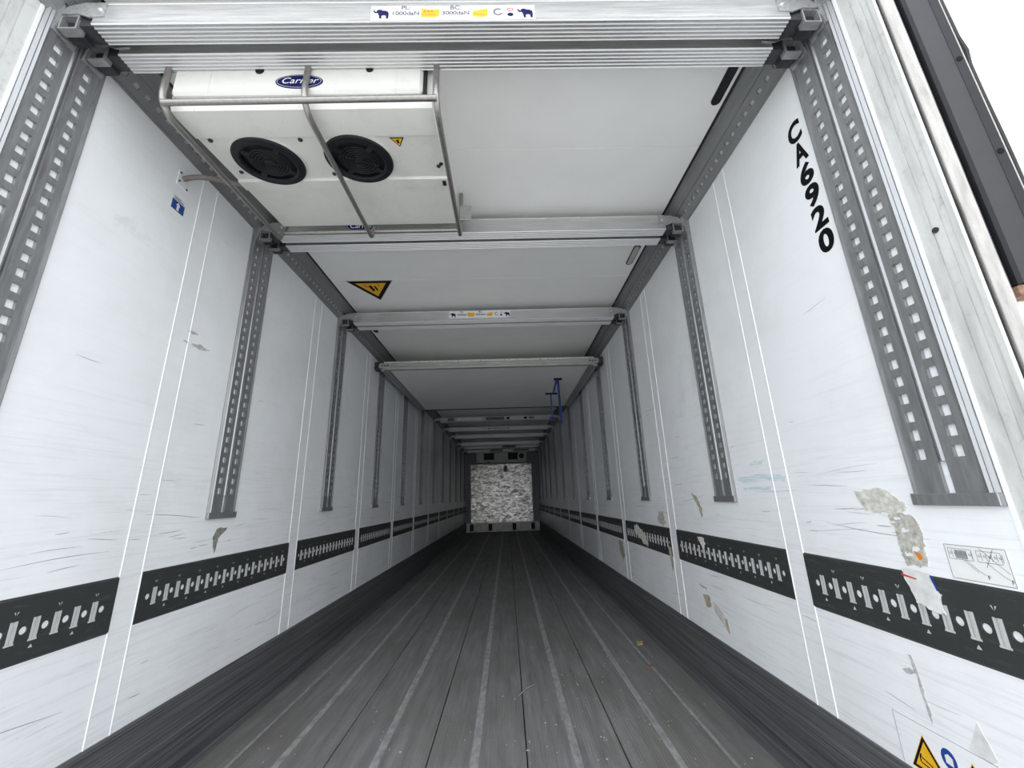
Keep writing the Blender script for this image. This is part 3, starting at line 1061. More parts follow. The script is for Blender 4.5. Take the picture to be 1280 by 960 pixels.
for s_ in (-1, 1):
    x0, x1 = sorted((s_ * 1.075, s_ * 1.195))
    pr = [(s_ * 1.075, PZ0 + 0.003), (s_ * 1.095, PZ0 - 0.004), (s_ * 1.10, PZ0), (s_ * 1.125, PZ0), (s_ * 1.13, PZ0 - 0.004), (s_ * 1.165, PZ0 - 0.002), (s_ * 1.20, PZ0 + 0.03), (s_ * 1.20, PZ0 + 0.09), (s_ * 1.075, PZ0 + 0.09)]
    MB().prism(pr, 'y', PY0 + 0.052, PY1 - 0.01).build('side_rail', 'bracket_steel', bk)
    o = MB().cbox(min(s_ * 1.06, s_ * 1.18), max(s_ * 1.06, s_ * 1.18), PY0 - 0.006, PY0 + 0.05, PZ0 + 0.015, PZ0 + 0.065, 0.002).build('corner_plate', 'aluminium', bk)
    for k in range(3):
        xx = s_ * (1.085 + 0.03 * k)
        MB().box(xx - 0.009, xx + 0.009, PY0 - 0.0075, PY0 - 0.005, PZ0 + 0.035, PZ0 + 0.047).build('plate_slot', 'claw_dark', o)
    MB().cbox(min(s_ * 1.18, s_ * 1.222), max(s_ * 1.18, s_ * 1.222), PY0 - 0.012, PY0 + 0.07, PZ0 - 0.005, PZ0 + 0.085, 0.006).build('roller', 'claw_dark', bk)
    MB().cbox(min(s_ * 1.05, s_ * 1.2), max(s_ * 1.05, s_ * 1.2), PY1 - 0.008, PY1 + 0.10, PZ0 + 0.02, PZ0 + 0.12, 0.01).build('hinge_block', 'black_rubber', bk)
    MB().prism([(PY1 + 0.05, 2.44), (PY1 + 0.05, 2.60), (7.0, 2.645), (7.0, 2.60)], 'x', min(s_ * 1.06, s_ * 1.12), max(s_ * 1.06, s_ * 1.12)).build('carriage_arm', 'claw_dark', bk)
MB().cbox(-1.08, 1.08, PY1 - 0.009, PY1 + 0.015, PZ0 - 0.004, PZ0 + 0.075, 0.006).build('rear_seal', 'black_rubber', bk)
for s_ in (-1, 1):
    for yy in (4.6, 5.7):
        MB().box(s_ * 1.15 - 0.02, s_ * 1.15 + 0.02, yy, yy + 0.06, PZ0 + 0.088, ZC + 0.002).build('hanger', 'claw_dark', bk)

# blue pull strap hung from the partition
sp = thing('pull_strap', 'blue webbing pull strap with black bar handles hanging from raised partition', 'strap', (0.795, 4.64, 1.86))


def ribbon(mb, pts, w, th=0.003):
    """flat webbing through pts, width along y-free axis x"""
    for (p, q) in zip(pts[:-1], pts[1:]):
        d = (Vector(q) - Vector(p)).normalized()
        ax = Vector((d.z, 0, -d.x)).normalized() * (w / 2)
        ay = Vector((0, th, 0))
        P_, Q_ = Vector(p), Vector(q)
        vs_ = []
        for c0 in (P_, Q_):
            vs_ += [c0 - ax - ay, c0 + ax - ay, c0 + ax + ay, c0 - ax + ay]
        mb.add([tuple(v) for v in vs_], [(0, 1, 2, 3), (7, 6, 5, 4), (0, 4, 5, 1), (1, 5, 6, 2), (2, 6, 7, 3), (3, 7, 4, 0)])


mb = MB(); ribbon(mb, [(0.795, 4.64, 2.40), (0.800, 4.64, 2.2), (0.806, 4.64, 2.0), (0.815, 4.64, 1.86)], 0.026); mb.build('long_strap', 'strap_blue', sp)
mb = MB(); ribbon(mb, [(0.785, 4.647, 2.40), (0.755, 4.647, 2.30), (0.735, 4.647, 2.235)], 0.022); mb.build('link_strap', 'strap_blue', sp)
mb = MB(); ribbon(mb, [(0.703, 4.647, 2.225), (0.703, 4.647, 2.05), (0.705, 4.647, 1.90)], 0.017); mb.build('short_strap', 'strap_blue', sp)
MB().cbox(0.675, 0.725, 4.636, 4.658, 1.92, 1.945, 0.004).build('strap_knot', 'strap_blue', sp)
MB().cbox(0.635, 0.782, 4.633, 4.660, 2.212, 2.234, 0.006).build('bar_handle', 'black_plastic', sp)
MB().cbox(0.748, 0.845, 4.622, 4.656, 2.388, 2.412, 0.005).build('bar_clamp', 'black_plastic', sp)

# ------------------------------------------------------------------ ceiling cooling unit with tube guard
UX0, UX1 = -0.975, -0.075
cu = thing('ceiling_evaporator', 'large off-white ceiling cooling unit with two round black fans', 'cooling unit', (-0.525, 1.46, 2.36))


def zu(y):
    return 2.365 + (y - 1.09) * 0.105


prof = [(1.095, ZC + 0.002), (1.092, 2.385), (1.10, zu(1.10) - 0.002), (1.12, zu(1.12) - 0.008), (1.215, zu(1.215) - 0.008), (1.224, zu(1.224)), (1.452, zu(1.452)), (1.458, zu(1.458) - 0.009),
        (1.512, zu(1.512) - 0.009), (1.520, zu(1.52)), (1.815, zu(1.815)), (1.828, zu(1.82) + 0.012), (1.828, ZC + 0.002)]
cas = MB().prism(prof, 'x', UX0, UX1).build('casing', 'casing_white', cu, True)
# front cover with rounded ends and notches
fc = MB()
fc.cbox(UX0 + 0.012, UX1 - 0.030, 1.066, 1.094, 2.402, 2.60, 0.010)
o = fc.build('front_cover', 'casing_white', cu)
MB().cbox(UX1 - 0.029, UX1 - 0.018, 1.075, 1.095, 2.40, 2.60, 0.003).build('end_cap', 'black_rubber', cu)
for xx, wd in ((-0.67, 0.03), (-0.29, 0.025)):
    MB().lathe([(0.0, -0.002), (wd / 2, -0.002), (wd / 2, 0.0), (0.0, 0.0)], (xx, 1.066, 2.50), 16, 'y').build('cover_notch', 'black_plastic', o)
MB().box(UX0 + 0.14, UX0 + 0.142, 1.0645, 1.067, 2.41, 2.52).build('cover_seam', 'casing_white', o)
MB().box(UX1 - 0.12, UX1 - 0.118, 1.0645, 1.067, 2.41, 2.52).build('cover_seam', 'casing_white', o)


def oval_badge(parent, Mx, rx, ry, txt, size):
    b = MB()
    n = 40
    b.add([(rx * math.cos(2 * math.pi * k / n), ry * math.sin(2 * math.pi * k / n), 0.0) for k in range(n)] +
          [(rx * math.cos(2 * math.pi * k / n), ry * math.sin(2 * math.pi * k / n), 0.002) for k in range(n)],
          [tuple(range(n)), tuple(range(n, 2 * n))] + [(k, (k + 1) % n, (k + 1) % n + n, k + n) for k in range(n)])
    b.xform(Mx)
    bo = b.build('oval_badge', 'print_navy', parent, label='dark blue oval maker badge with white script')
    r_ = MB(); ring2(r_, (0, 0), rx * 0.94, ry * 0.90, 0.0012); r_.xform(raised(Mx, 0.0024)); r_.build('badge_ring', 'print_white', bo)
    t_ = text_mb(txt, size, 0.0, 0.28); t_.v = [(p[0] * 1.12, p[1] + 0.002, 0) for p in t_.v]; t_.xform(raised(Mx, 0.0024)); t_.build('badge_script', 'print_white', bo)


oval_badge(cu, frame_matrix((-0.528, 1.0655, 2.447), (1, 0, 0), (0, 0, 1)), 0.081, 0.031, 'Carrier', 0.037)
oval_badge(cu, frame_matrix((-0.585, 1.842, 2.455), (1, 0, 0), (0, -0.6, 0.8)), 0.078, 0.030, 'Carrier', 0.036)

sl_ = math.atan(0.105)
for fx_, fy_ in ((-0.775, 1.342), (-0.412, 1.337)):
    fz = zu(fy_)
    base = Matrix.Translation((fx_, fy_, fz)) @ Matrix.Rotation(sl_, 4, 'X')
    bz = MB().lathe([(0.130, 0.004), (0.133, -0.010), (0.129, -0.016), (0.106, -0.020), (0.098, -0.014), (0.098, 0.0), (0.100, 0.003)], (0, 0, 0), 48)
    col = MB().lathe([(0.136, 0.003), (0.136, -0.008), (0.130, -0.008)], (0, 0, 0), 48)
    col.xform(base)
    bz.xform(base)
    fan = bz.build('fan', 'black_plastic', cu, True)
    col.build('fan_collar', 'casing_white', cu, True)
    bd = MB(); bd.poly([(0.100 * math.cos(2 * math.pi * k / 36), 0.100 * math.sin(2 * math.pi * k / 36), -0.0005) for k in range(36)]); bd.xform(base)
    bd.build('fan_shade_disc', 'black_plastic', fan)  # flat black disc imitates the shaded cavity behind the grille
    for k in range(6):
        rr = 0.016 + 0.0115 * k
        tr = MB().lathe([(rr + 0.002 * math.cos(2 * math.pi * q / 6), -0.0125 + 0.002 * math.sin(2 * math.pi * q / 6)) for q in range(6)], (0, 0, 0), 36, 'z', True)
        tr.xform(base)
        tr.build('grille_ring', 'black_rubber', fan, True)
    for k in range(3):
        a = math.pi * k / 3 + 0.4
        sp_ = MB().tube([(0.078 * math.cos(a), 0.078 * math.sin(a), -0.0115), (-0.078 * math.cos(a), -0.078 * math.sin(a), -0.0115)], 0.0022, 6)
        sp_.xform(base)
        sp_.build('grille_spoke', 'black_plastic', fan, True)
    for k in range(4):
        a = math.pi * k / 2 + 0.75
        tb = MB()
        tb.box(0.072, 0.104, -0.010, 0.010, -0.016, -0.010)
        tb.xform(base @ Matrix.Rotation(a, 4, 'Z'))
        tb.build('grille_tab', 'black_rubber', fan)
    hb = MB().lathe([(0.0, -0.016), (0.014, -0.015), (0.016, -0.010), (0.016, -0.001)], (0, 0, 0), 20)
    hb.xform(base)
    hb.build('fan_hub', 'black_plastic', fan, True)

for sx_, sy_2 in ((-0.935, 1.232), (-0.155, 1.208), (-0.11, 1.21), (-0.60, 1.235), (-0.93, 1.405), (-0.55, 1.425), (-0.10, 1.388)):
    s1 = MB().lathe([(0.0, -0.006), (0.007, -0.005), (0.009, -0.001), (0.009, 0.002)], (sx_, sy_2, zu(sy_2)), 12)
    s1.build('screw', 'claw_dark', cu, True)
MB().lathe([(0.0, -0.003), (0.008, -0.003), (0.008, 0.001)], (-0.088, 1.375, zu(1.375)), 12).build('drain_hole', 'black_rubber', cu)
MB().cbox(-0.098, -0.082, 1.47, 1.50, zu(1.48) - 0.012, zu(1.48) - 0.006, 0.002).build('side_hole', 'black_rubber', cu)
# small warning triangle on the casing
zt_ = zu(1.252) - 0.0012
Mx = frame_matrix((-0.235, 1.252, zt_), (1, 0, 0), (0, -1, -0.105))
tr = MB().poly([(-0.030, -0.026 + 0.052, 0), (0.026, 0.026, 0), (0.004, -0.026, 0)])
tr.v = [(-0.028, 0.022, 0), (0.028, 0.022, 0), (0.002, -0.026, 0)]
tr.xform(Mx)
w_ = tr.build('warning_triangle', 'print_black', cu)
tr = MB(); tr.poly([(-0.021, 0.018, 0), (0.021, 0.018, 0), (0.002, -0.019, 0)]); tr.xform(raised(Mx, 0.0006)); tr.build('triangle_face', 'print_yellow', w_)
tr = MB(); tr.poly([(-0.006, 0.010, 0), (0.006, 0.013, 0), (0.004, 0.0, 0), (0.008, -0.004, 0), (-0.001, -0.008, 0)]); tr.xform(raised(Mx, 0.0012)); tr.build('pictogram', 'print_black', w_)

# tube guard
gd = thing('tube_guard', 'bent steel tube guard hung beneath the ceiling cooling unit', 'guard', (-0.52, 1.43, 2.31))


def bend(p, q, r_, n=7, rad=0.06):
    """rounded corner q between p and r_"""
    p, q, r_ = Vector(p), Vector(q), Vector(r_)
    a = q + (p - q).normalized() * rad
    b = q + (r_ - q).normalized() * rad
    out = []
    for k in range(n + 1):
        t_ = k / n
        out.append((1 - t_) ** 2 * a + 2 * t_ * (1 - t_) * q + t_ ** 2 * b)
    return out


for gx0, gx1 in ((-0.975, -0.972), (-0.500, -0.508), (-0.055, -0.055)):
    p0_, p1_, p2_ = (gx0, 1.062, ZC + 0.001), (gx0, 1.055, 2.335), (gx1, 1.775, 2.352)
    path = [p0_] + bend(p0_, p1_, p2_, 8, 0.075) + [p2_]
    end = bend(p2_, (gx1, 1.800, 2.353), (gx1, 1.800, 2.42), 5, 0.02)
    path = path[:-1] + end + [(gx1, 1.842, 2.47), (gx1, 1.845, ZC + 0.001)]
    MB().tube(path, 0.0105, 12).build('bent_tube', 'tube_steel', gd, True)
MB().tube([(-0.968, 1.058, 2.352), (-0.052, 1.058, 2.358)], 0.0105, 12).build('cross_tube', 'tube_steel', gd, True)
MB().tube([(-0.970, 1.812, 2.398), (-0.056, 1.812, 2.398)], 0.0105, 12).build('cross_tube', 'tube_steel', gd, True)
MB().cbox(-0.062, 0.0, 1.825, 1.832, 2.47, 2.56, 0.002).build('mounting_plate', 'bracket_steel', gd)

# pipe from the wall to the unit
pp = thing('drain_pipe', 'short curved brown hose from a wall plate to the cooling unit', 'pipe', (-1.228, 1.475, 2.425))
path = []
P0, P1, P2, P3 = Vector((-1.226, 1.472, 2.428)), Vector((-1.14, 1.475, 2.462)), Vector((-1.08, 1.50, 2.43)), Vector((-0.955, 1.52, 2.432))
for k in range(15):
    t_ = k / 14
    path.append((1 - t_) ** 3 * P0 + 3 * t_ * (1 - t_) ** 2 * P1 + 3 * t_ ** 2 * (1 - t_) * P2 + t_ ** 3 * P3)
MB().tube(path, 0.011, 12).build('hose', 'hose_brown', pp, True)
pl_ = MB().cbox(-1.2305, -1.226, 1.445, 1.505, 2.385, 2.455, 0.0015).build('wall_plate', 'white_paint', pp)
for yy, zz in ((1.455, 2.447), (1.455, 2.405), (1.497, 2.393)):
    MB().lathe([(0.0, 0.004), (0.004, 0.003), (0.005, 0.0)], (-1.2262, yy, zz), 10, 'x').build('plate_screw', 'claw_dark', pl_)

# ------------------------------------------------------------------ lamps and marks on the ceiling
def pill(mb, xa, xb, ya, yb, z0, z1, n=8):
    r_ = (xb - xa) / 2
    cx_ = (xa + xb) / 2
    pts = [(cx_ + r_ * math.cos(math.pi + math.pi * k / n), ya + r_ + r_ * math.sin(math.pi + math.pi * k / n)) for k in range(n + 1)]
    pts += [(cx_ + r_ * math.cos(math.pi * k / n), yb - r_ + r_ * math.sin(math.pi * k / n)) for k in range(n + 1)]
    mb.prism(pts, 'z', z0, z1)
    return mb


lp = thing('ceiling_lamp', 'long black recessed ceiling lamp next to the perforated rail by open end', 'lamp', (1.088, 1.21, ZC - 0.004), 0)
pill(MB(), 1.068, 1.108, 1.08, 1.34, ZC - 0.004, ZC + 0.001).build('bezel', 'black_plastic', lp)
pill(MB(), 1.075, 1.101, 1.09, 1.33, ZC - 0.0055, ZC - 0.0038).build('lens', 'black_plastic', lp)
lp = thing('ceiling_lamp', 'grey oval ceiling lamp with a pale lens beside the perforated rail', 'lamp', (1.075, 2.46, ZC - 0.006))
pill(MB(), 1.052, 1.098, 2.34, 2.575, ZC - 0.005, ZC + 0.001).build('bezel', 'claw_dark', lp)
pill(MB(), 1.058, 1.092, 2.35, 2.565, ZC - 0.008, ZC - 0.0045).build('lens', 'lamp_lens', lp)
lp = thing('ceiling_lamp', 'short black ceiling lamp stub behind the stickered cross beam', 'lamp', (-1.08, 3.58, ZC - 0.006))
pill(MB(), -1.102, -1.062, 3.46, 3.69, ZC - 0.005, ZC + 0.001).build('bezel', 'black_plastic', lp)
pill(MB(), -1.096, -1.068, 3.47, 3.68, ZC - 0.007, ZC - 0.0045).build('lens', 'black_plastic', lp)

wt = thing('warning_sign', 'yellow and black triangular warning sticker flat on the white ceiling', 'sticker', (-0.845, 2.83, ZC - 0.0015))
tri = [(-1.012, 2.729), (-0.678, 2.731), (-0.848, 3.024)]
cx_, cy2 = sum(p[0] for p in tri) / 3, sum(p[1] for p in tri) / 3
MB().prism([(cx_ + (p[0] - cx_) * 1.06, cy2 + (p[1] - cy2) * 1.06) for p in tri], 'z', ZC - 0.0008, ZC + 0.0005).build('sticker_edge', 'tape_beige', wt)
MB().prism(tri, 'z', ZC - 0.0014, ZC).build('black_border', 'print_black', wt)
MB().prism([(cx_ + (p[0] - cx_) * 0.70, cy2 + (p[1] - cy2) * 0.70) for p in tri], 'z', ZC - 0.002, ZC - 0.0012).build('yellow_face', 'print_yellow', wt)
pic = MB()
for q in ([(-0.875, 2.80), (-0.85, 2.79), (-0.84, 2.86), (-0.86, 2.89)], [(-0.835, 2.80), (-0.82, 2.80), (-0.815, 2.87), (-0.83, 2.87)]):
    pic.poly([(p[0], p[1], ZC - 0.0024) for p in q])
pic.build('pictogram', 'print_black', wt)
pic = MB()
for q in ([(-0.91, 2.775), (-0.885, 2.77), (-0.875, 2.82), (-0.90, 2.83)], [(-0.80, 2.76), (-0.79, 2.76), (-0.79, 2.81), (-0.80, 2.82)]):
    pic.poly([(p[0], p[1], ZC - 0.0024) for p in q])
pic.build('pictogram', 'print_orange', wt)

# ------------------------------------------------------------------ wall stickers and marks
# black vertical number on the right wall
nb = thing('wall_number', 'black stacked characters CA6920 on the white wall beside the first track post', 'lettering', (A - 0.001, 1.148, 1.79))
for k, ch_ in enumerate('CA6920'):
    t_ = text_mb(ch_, 0.108, 0.0045)
    xs_ = [p[0] for p in t_.v]
    ys_ = [p[1] for p in t_.v]
    h_ = max(ys_) - min(ys_)
    w2 = max(xs_) - min(xs_)
    mx_, my_ = (max(xs_) + min(xs_)) / 2, (max(ys_) + min(ys_)) / 2
    t_.v = [((p[0] - mx_) * 0.062 / w2, (p[1] - my_) * 0.084 / h_, 0) for p in t_.v]
    t_.xform(frame_matrix((A - 0.0009, 1.152 - 0.0015 * k, 2.288 - 0.0912 * k), (0, -1, 0), (0, 0, 1)))
    t_.build('character', 'print_black', nb)

ws = thing('arrow_sticker', 'small blue and white sticker with a white upward arrow on the wall', 'sticker', (-A + 0.001, 1.478, 2.265))
MB().box(-A - 0.0002, -A + 0.0008, 1.445, 1.512, 2.266, 2.333).build('white_field', 'print_white', ws)
MB().box(-A + 0.0006, -A + 0.0014, 1.446, 1.511, 2.267, 2.312).build('blue_field', 'print_blue', ws)
Mx = frame_matrix((-A + 0.0018, 1.478, 2.289), (0, 1, 0), (0, 0, 1))
a_ = MB().poly([(-0.006, -0.018, 0), (0.006, -0.018, 0), (0.006, 0.004, 0), (0.012, 0.004, 0), (0, 0.019, 0), (-0.012, 0.004, 0), (-0.006, 0.004, 0)])
a_.xform(Mx); a_.build('arrow', 'print_white', ws)
a_ = MB(); line2(a_, (-0.026, 0.030), (0.024, 0.030), 0.005); line2(a_, (-0.026, 0.038), (0.010, 0.038), 0.003); a_.xform(Mx); a_.build('print', 'print_grey', ws)


def wallpoly(name, label, cat, pts, mat, d=0.0012, side=1, back=-0.0003):
    """thin patch on a side wall: pts are (y, z); d is how far proud of the wall"""
    o_ = MB().prism([(p[0], p[1]) for p in pts], 'x', side * (A - back), side * (A - d)).build(name, mat)
    return tag(base_origin(o_), label, cat)


def jag(pts, n=4, amp=0.006, seed=1):
    r_ = random.Random(seed)
    out = []
    for p, q in zip(pts, pts[1:] + pts[:1]):
        for k in range(n):
            t_ = k / n
            out.append((p[0] + (q[0] - p[0]) * t_ + r_.uniform(-amp, amp), p[1] + (q[1] - p[1]) * t_ + r_.uniform(-amp, amp)))
    return out


sc_ = thing('torn_patch', 'grey beige patch of bare foam where the wall skin is torn above the rail', 'damage', (A - 0.001, 1.17, 0.83))
mb = MB().prism(jag([(1.285, 1.028), (1.19, 1.040), (1.135, 1.000), (1.128, 0.985), (1.145, 0.965), (1.200, 0.960), (1.262, 0.972)], 5, 0.004, 2), 'x', A + 0.0003, A - 0.0011)
mb.build('upper_tear', 'foam_beige', sc_)
mb = MB().prism(jag([(1.195, 0.962), (1.150, 0.972), (1.112, 0.958), (1.105, 0.925), (1.110, 0.885), (1.114, 0.836), (1.172, 0.835), (1.182, 0.87), (1.178, 0.92)], 5, 0.004, 3), 'x', A + 0.0003, A - 0.0016)
mb.build('lower_tear', 'foam_grey', sc_)
for k, (yy, zz, s_) in enumerate(((1.165, 0.955, 0.010), (1.185, 0.945, 0.008), (1.15, 0.925, 0.009), (1.135, 0.88, 0.012), (1.16, 0.862, 0.010), (1.20, 0.965, 0.011))):
    mb = MB().prism(jag([(yy - s_, zz - s_ * 0.4), (yy + s_, zz - s_ * 0.5), (yy + s_ * 0.8, zz + s_ * 0.5), (yy - s_, zz + s_ * 0.3)], 3, s_ * 0.25, 20 + k), 'x', A, A - 0.0022)
    mb.build('skin_flake', 'white_paint', sc_)
MB().prism(jag([(1.140, 0.868), (1.128, 0.872), (1.122, 0.858), (1.134, 0.852)], 3, 0.002, 9), 'x', A, A - 0.0023).build('rust_spot', 'print_orange', sc_)

tp = thing('tape_patch', 'white torn tape patch stuck over the load rail below the foam tear', 'tape', (A - 0.011, 1.15, 0.73))
MB().prism(jag([(1.187, 0.822), (1.112, 0.820), (1.104, 0.780), (1.098, 0.735), (1.130, 0.730), (1.165, 0.745), (1.180, 0.780)], 4, 0.004, 5), 'x', A - 0.0055, A - 0.0085).build('tape', 'tape_white', tp)
MB().prism([(1.190, 0.812), (1.150, 0.806), (1.150, 0.803), (1.191, 0.807)], 'x', A - 0.0080, A - 0.0092).build('red_mark', 'print_red', tp)
MB().prism([(1.112, 0.818), (1.107, 0.818), (1.099, 0.785), (1.103, 0.785)], 'x', A - 0.0080, A - 0.0092).build('blue_mark', 'print_blue', tp)

# outline diagram sticker right of the tear
dg_ = thing('diagram_sticker', 'pale sticker with thin outline drawings of strapping, one crossed out', 'sticker', (A - 0.001, 0.995, 0.823))
MB().box(A - 0.0008, A + 0.0003, 0.930, 1.060, 0.823, 0.901).build('sheet', 'white_paint', dg_)
Mx = frame_matrix((A - 0.0012, 0.995, 0.862), (0, -1, 0), (0, 0, 1))
ln = MB()
for p, q in (((-0.064, -0.038), (-0.064, 0.038)), ((-0.064, 0.038), (0.064, 0.038)), ((0.064, 0.038), (0.064, -0.038)), ((-0.064, -0.038), (0.064, -0.038))):
    line2(ln, p, q, 0.0011)
for x0, x1 in ((-0.058, -0.006), (0.004, 0.052)):
    for p, q in (((x0, 0.006), (x1, 0.006)), ((x0, 0.030), (x1, 0.030)), ((x0, 0.006), (x0, 0.030)), ((x1, 0.006), (x1, 0.030))):
        line2(ln, p, q, 0.0009)
    for k in range(5):
        xx = x0 + 0.005 + k * 0.0105
        ring2(ln, (xx, 0.019), 0.0028, 0.0028, 0.0010, 10)
        line2(ln, (xx + 0.004, 0.010), (xx + 0.004, 0.027), 0.0010)
for p, q in (((-0.024, 0.008), (0.002, -0.016)), ((-0.030, 0.008), (-0.002, -0.018)), ((0.002, -0.016), (0.012, -0.022)), ((0.012, 0.036), (0.060, -0.012)), ((0.040, 0.036), (0.018, -0.004)),
             ((0.020, 0.006), (0.046, -0.018)), ((0.046, -0.018), (0.056, -0.024))):
    line2(ln, p, q, 0.0010)
ln.xform(Mx); ln.build('outline_print', 'print_grey', dg_)
hb = MB().poly([(-0.044, 0.008, 0), (-0.018, 0.008, 0), (-0.018, 0.027, 0), (-0.044, 0.027, 0)]); hb.xform(raised(Mx, -0.0002)); hb.build('grey_block', 'far_wall_grey', dg_)
for xx, yy in ((0.016, -0.026), (0.060, -0.028)):
    t_ = text_mb('F', 0.012, 0.0003); t_.v = [(p[0] + xx, p[1] + yy, 0) for p in t_.v]; t_.xform(Mx); t_.build('letter', 'print_grey', dg_)

# warning sheet low on the right wall
sh = thing('warning_sheet', 'white warning sheet with yellow triangle and blue disc low on wall', 'sticker', (A - 0.001, 1.22, 0.312))
MB().box(A - 0.0008, A + 0.0003, 1.085, 1.345, 0.308, 0.432).build('sheet', 'wall_white', sh)
Mx = frame_matrix((A - 0.0012, 1.215, 0.372), (0, -1, 0), (0, 0, 1))
ln = MB()
for p, q in (((-0.129, -0.062), (-0.129, 0.059)), ((-0.129, 0.059), (0.129, 0.059))):
    line2(ln, p, q, 0.001)
ln.xform(Mx); ln.build('outline_print', 'print_grey', sh)


def warn_tri(cx_, cy2, s_):
    a_ = MB().poly([(cx_ - s_ * 1.05, cy2 - s_ * 0.72, 0), (cx_ + s_ * 1.05, cy2 - s_ * 0.72, 0), (cx_, cy2 + s_ * 1.10, 0)]); a_.xform(Mx); e_ = a_.build('triangle', 'print_yellow', sh)
    a_ = MB().poly([(cx_ - s_, cy2 - s_ * 0.68, 0), (cx_ + s_, cy2 - s_ * 0.68, 0), (cx_, cy2 + s_ * 1.03, 0)]); a_.xform(raised(Mx, 0.0004)); a_.build('black_border', 'print_black', e_)
    a_ = MB().poly([(cx_ - s_ * 0.78, cy2 - s_ * 0.55, 0), (cx_ + s_ * 0.78, cy2 - s_ * 0.55, 0), (cx_, cy2 + s_ * 0.78, 0)]); a_.xform(raised(Mx, 0.0008)); a_.build('yellow_face', 'print_yellow', e_)
    a_ = MB()
    for p, q in (((-0.4, 0.0), (0.2, -0.2)), ((-0.4, 0.0), (-0.42, -0.28)), ((-0.42, -0.28), (0.3, -0.4)), ((0.2, -0.2), (0.35, -0.4)), ((-0.3, 0.12), (-0.4, 0.0))):
        line2(a_, (cx_ + p[0] * s_, cy2 + p[1] * s_), (cx_ + q[0] * s_, cy2 + q[1] * s_), s_ * 0.07)
    a_.xform(raised(Mx, 0.0012)); a_.build('pictogram', 'print_black', e_)


warn_tri(-0.052, -0.020, 0.050)
warn_tri(0.068, -0.020, 0.050)
a_ = MB(); ellipse2(a_, (0.010, 0.012), 0.019, 0.023, 28); a_.xform(Mx); d_ = a_.build('blue_disc', 'print_blue', sh)
a_ = MB(); a_.poly([(0.001, 0.002, 0), (0.019, 0.000, 0), (0.020, 0.018, 0), (0.010, 0.024, 0), (0.001, 0.018, 0)]); a_.xform(raised(Mx, 0.0004)); a_.build('pictogram', 'print_white', d_)

wallpoly('glue_mark', 'pale grey triangular glue mark left on wall above the warning sheet', 'mark',
         jag([(1.106, 0.506), (1.146, 0.434), (1.100, 0.430), (1.082, 0.442)], 3, 0.0015, 6), 'tape_white', 0.0008)
lb = thing('torn_label', 'torn slanting paper label with beige scraps low on the numbered wall', 'label', (A - 0.001, 2.33, 0.37))
MB().prism([(2.385, 0.500), (2.362, 0.435), (2.235, 0.362), (2.232, 0.430)], 'x', A + 0.0003, A - 0.0009).build('paper', 'tape_white', lb)
MB().prism(jag([(2.475, 0.500), (2.400, 0.502), (2.395, 0.445), (2.455, 0.440)], 4, 0.006, 7), 'x', A + 0.0003, A - 0.0014).build('scrap', 'tape_beige', lb)
MB().prism(jag([(2.265, 0.425), (2.238, 0.432), (2.236, 0.366), (2.258, 0.372)], 4, 0.004, 8), 'x', A + 0.0003, A - 0.0014).build('scrap', 'tape_beige', lb)
MB().prism(jag([(2.500, 0.545), (2.420, 0.535), (2.415, 0.528), (2.47, 0.528)], 3, 0.004, 12), 'x', A + 0.0003, A - 0.0014).build('scrap', 'tape_beige', lb)
pr_ = MB()
Mx = frame_matrix((A - 0.0012, 2.305, 0.435), (0, -1, -0.45), (0, 0, 1))
for k in range(5):
    line2(pr_, (-0.05, 0.024 - k * 0.012), (0.035 - 0.01 * (k % 2), 0.024 - k * 0.012), 0.0022)
pr_.xform(Mx); pr_.build('red_print', 'rust', lb)
wallpoly('scrape_mark', 'curved beige scrape above the second load rail of numbered wall', 'damage',
         jag([(2.44, 1.035), (2.375, 1.025), (2.335, 0.955), (2.330, 0.915), (2.352, 0.905), (2.365, 0.955), (2.40, 0.99)], 4, 0.006, 13), 'tape_beige', 0.0011)
wallpoly('scrape_patch', 'grey beige scraped patch near the third track post of numbered wall', 'damage',
         jag([(3.02, 0.91), (2.93, 0.92), (2.90, 0.85), (2.95, 0.83), (3.05, 0.85)], 4, 0.012, 14), 'foam_grey', 0.0011)
o = wallpoly('tape_scrap', 'crumpled pale tape scrap stuck across the third load rail', 'tape',
             jag([(3.62, 0.80), (3.50, 0.79), (3.36, 0.745), (3.30, 0.66), (3.37, 0.655), (3.48, 0.70), (3.60, 0.735)], 5, 0.012, 15), 'foam_beige', 0.0075, 1, 0.0055)
o = wallpoly('tape_scrap', 'small pale tape tear on the upper edge of second load rail', 'tape',
             jag([(2.43, 0.80), (2.36, 0.80), (2.345, 0.765), (2.385, 0.74), (2.40, 0.77)], 4, 0.006, 16), 'tape_white', 0.0075, 1, 0.0055)
wallpoly('stain_mark', 'brown stain running below the third rail at seam of numbered wall', 'stain',
         jag([(2.90, 0.70), (2.85, 0.70), (2.845, 0.60), (2.865, 0.55), (2.885, 0.62)], 4, 0.006, 17), 'tape_beige', 0.0072, 1, 0.0055)
wallpoly('stain_mark', 'brown smudge below the fourth load rail of numbered wall', 'stain',
         jag([(4.20, 0.62), (4.06, 0.62), (4.03, 0.50), (4.10, 0.44), (4.18, 0.52)], 4, 0.012, 18), 'tape_beige', 0.0009)
wallpoly('chip_mark', 'rusty chipped paint spot beneath the second track post on arrow wall', 'damage',
         jag([(2.12, 0.945), (2.05, 0.948), (2.03, 0.91), (2.045, 0.86), (2.055, 0.83), (2.065, 0.90), (2.10, 0.925)], 3, 0.004, 19), 'scrape_dark', 0.0009, -1)

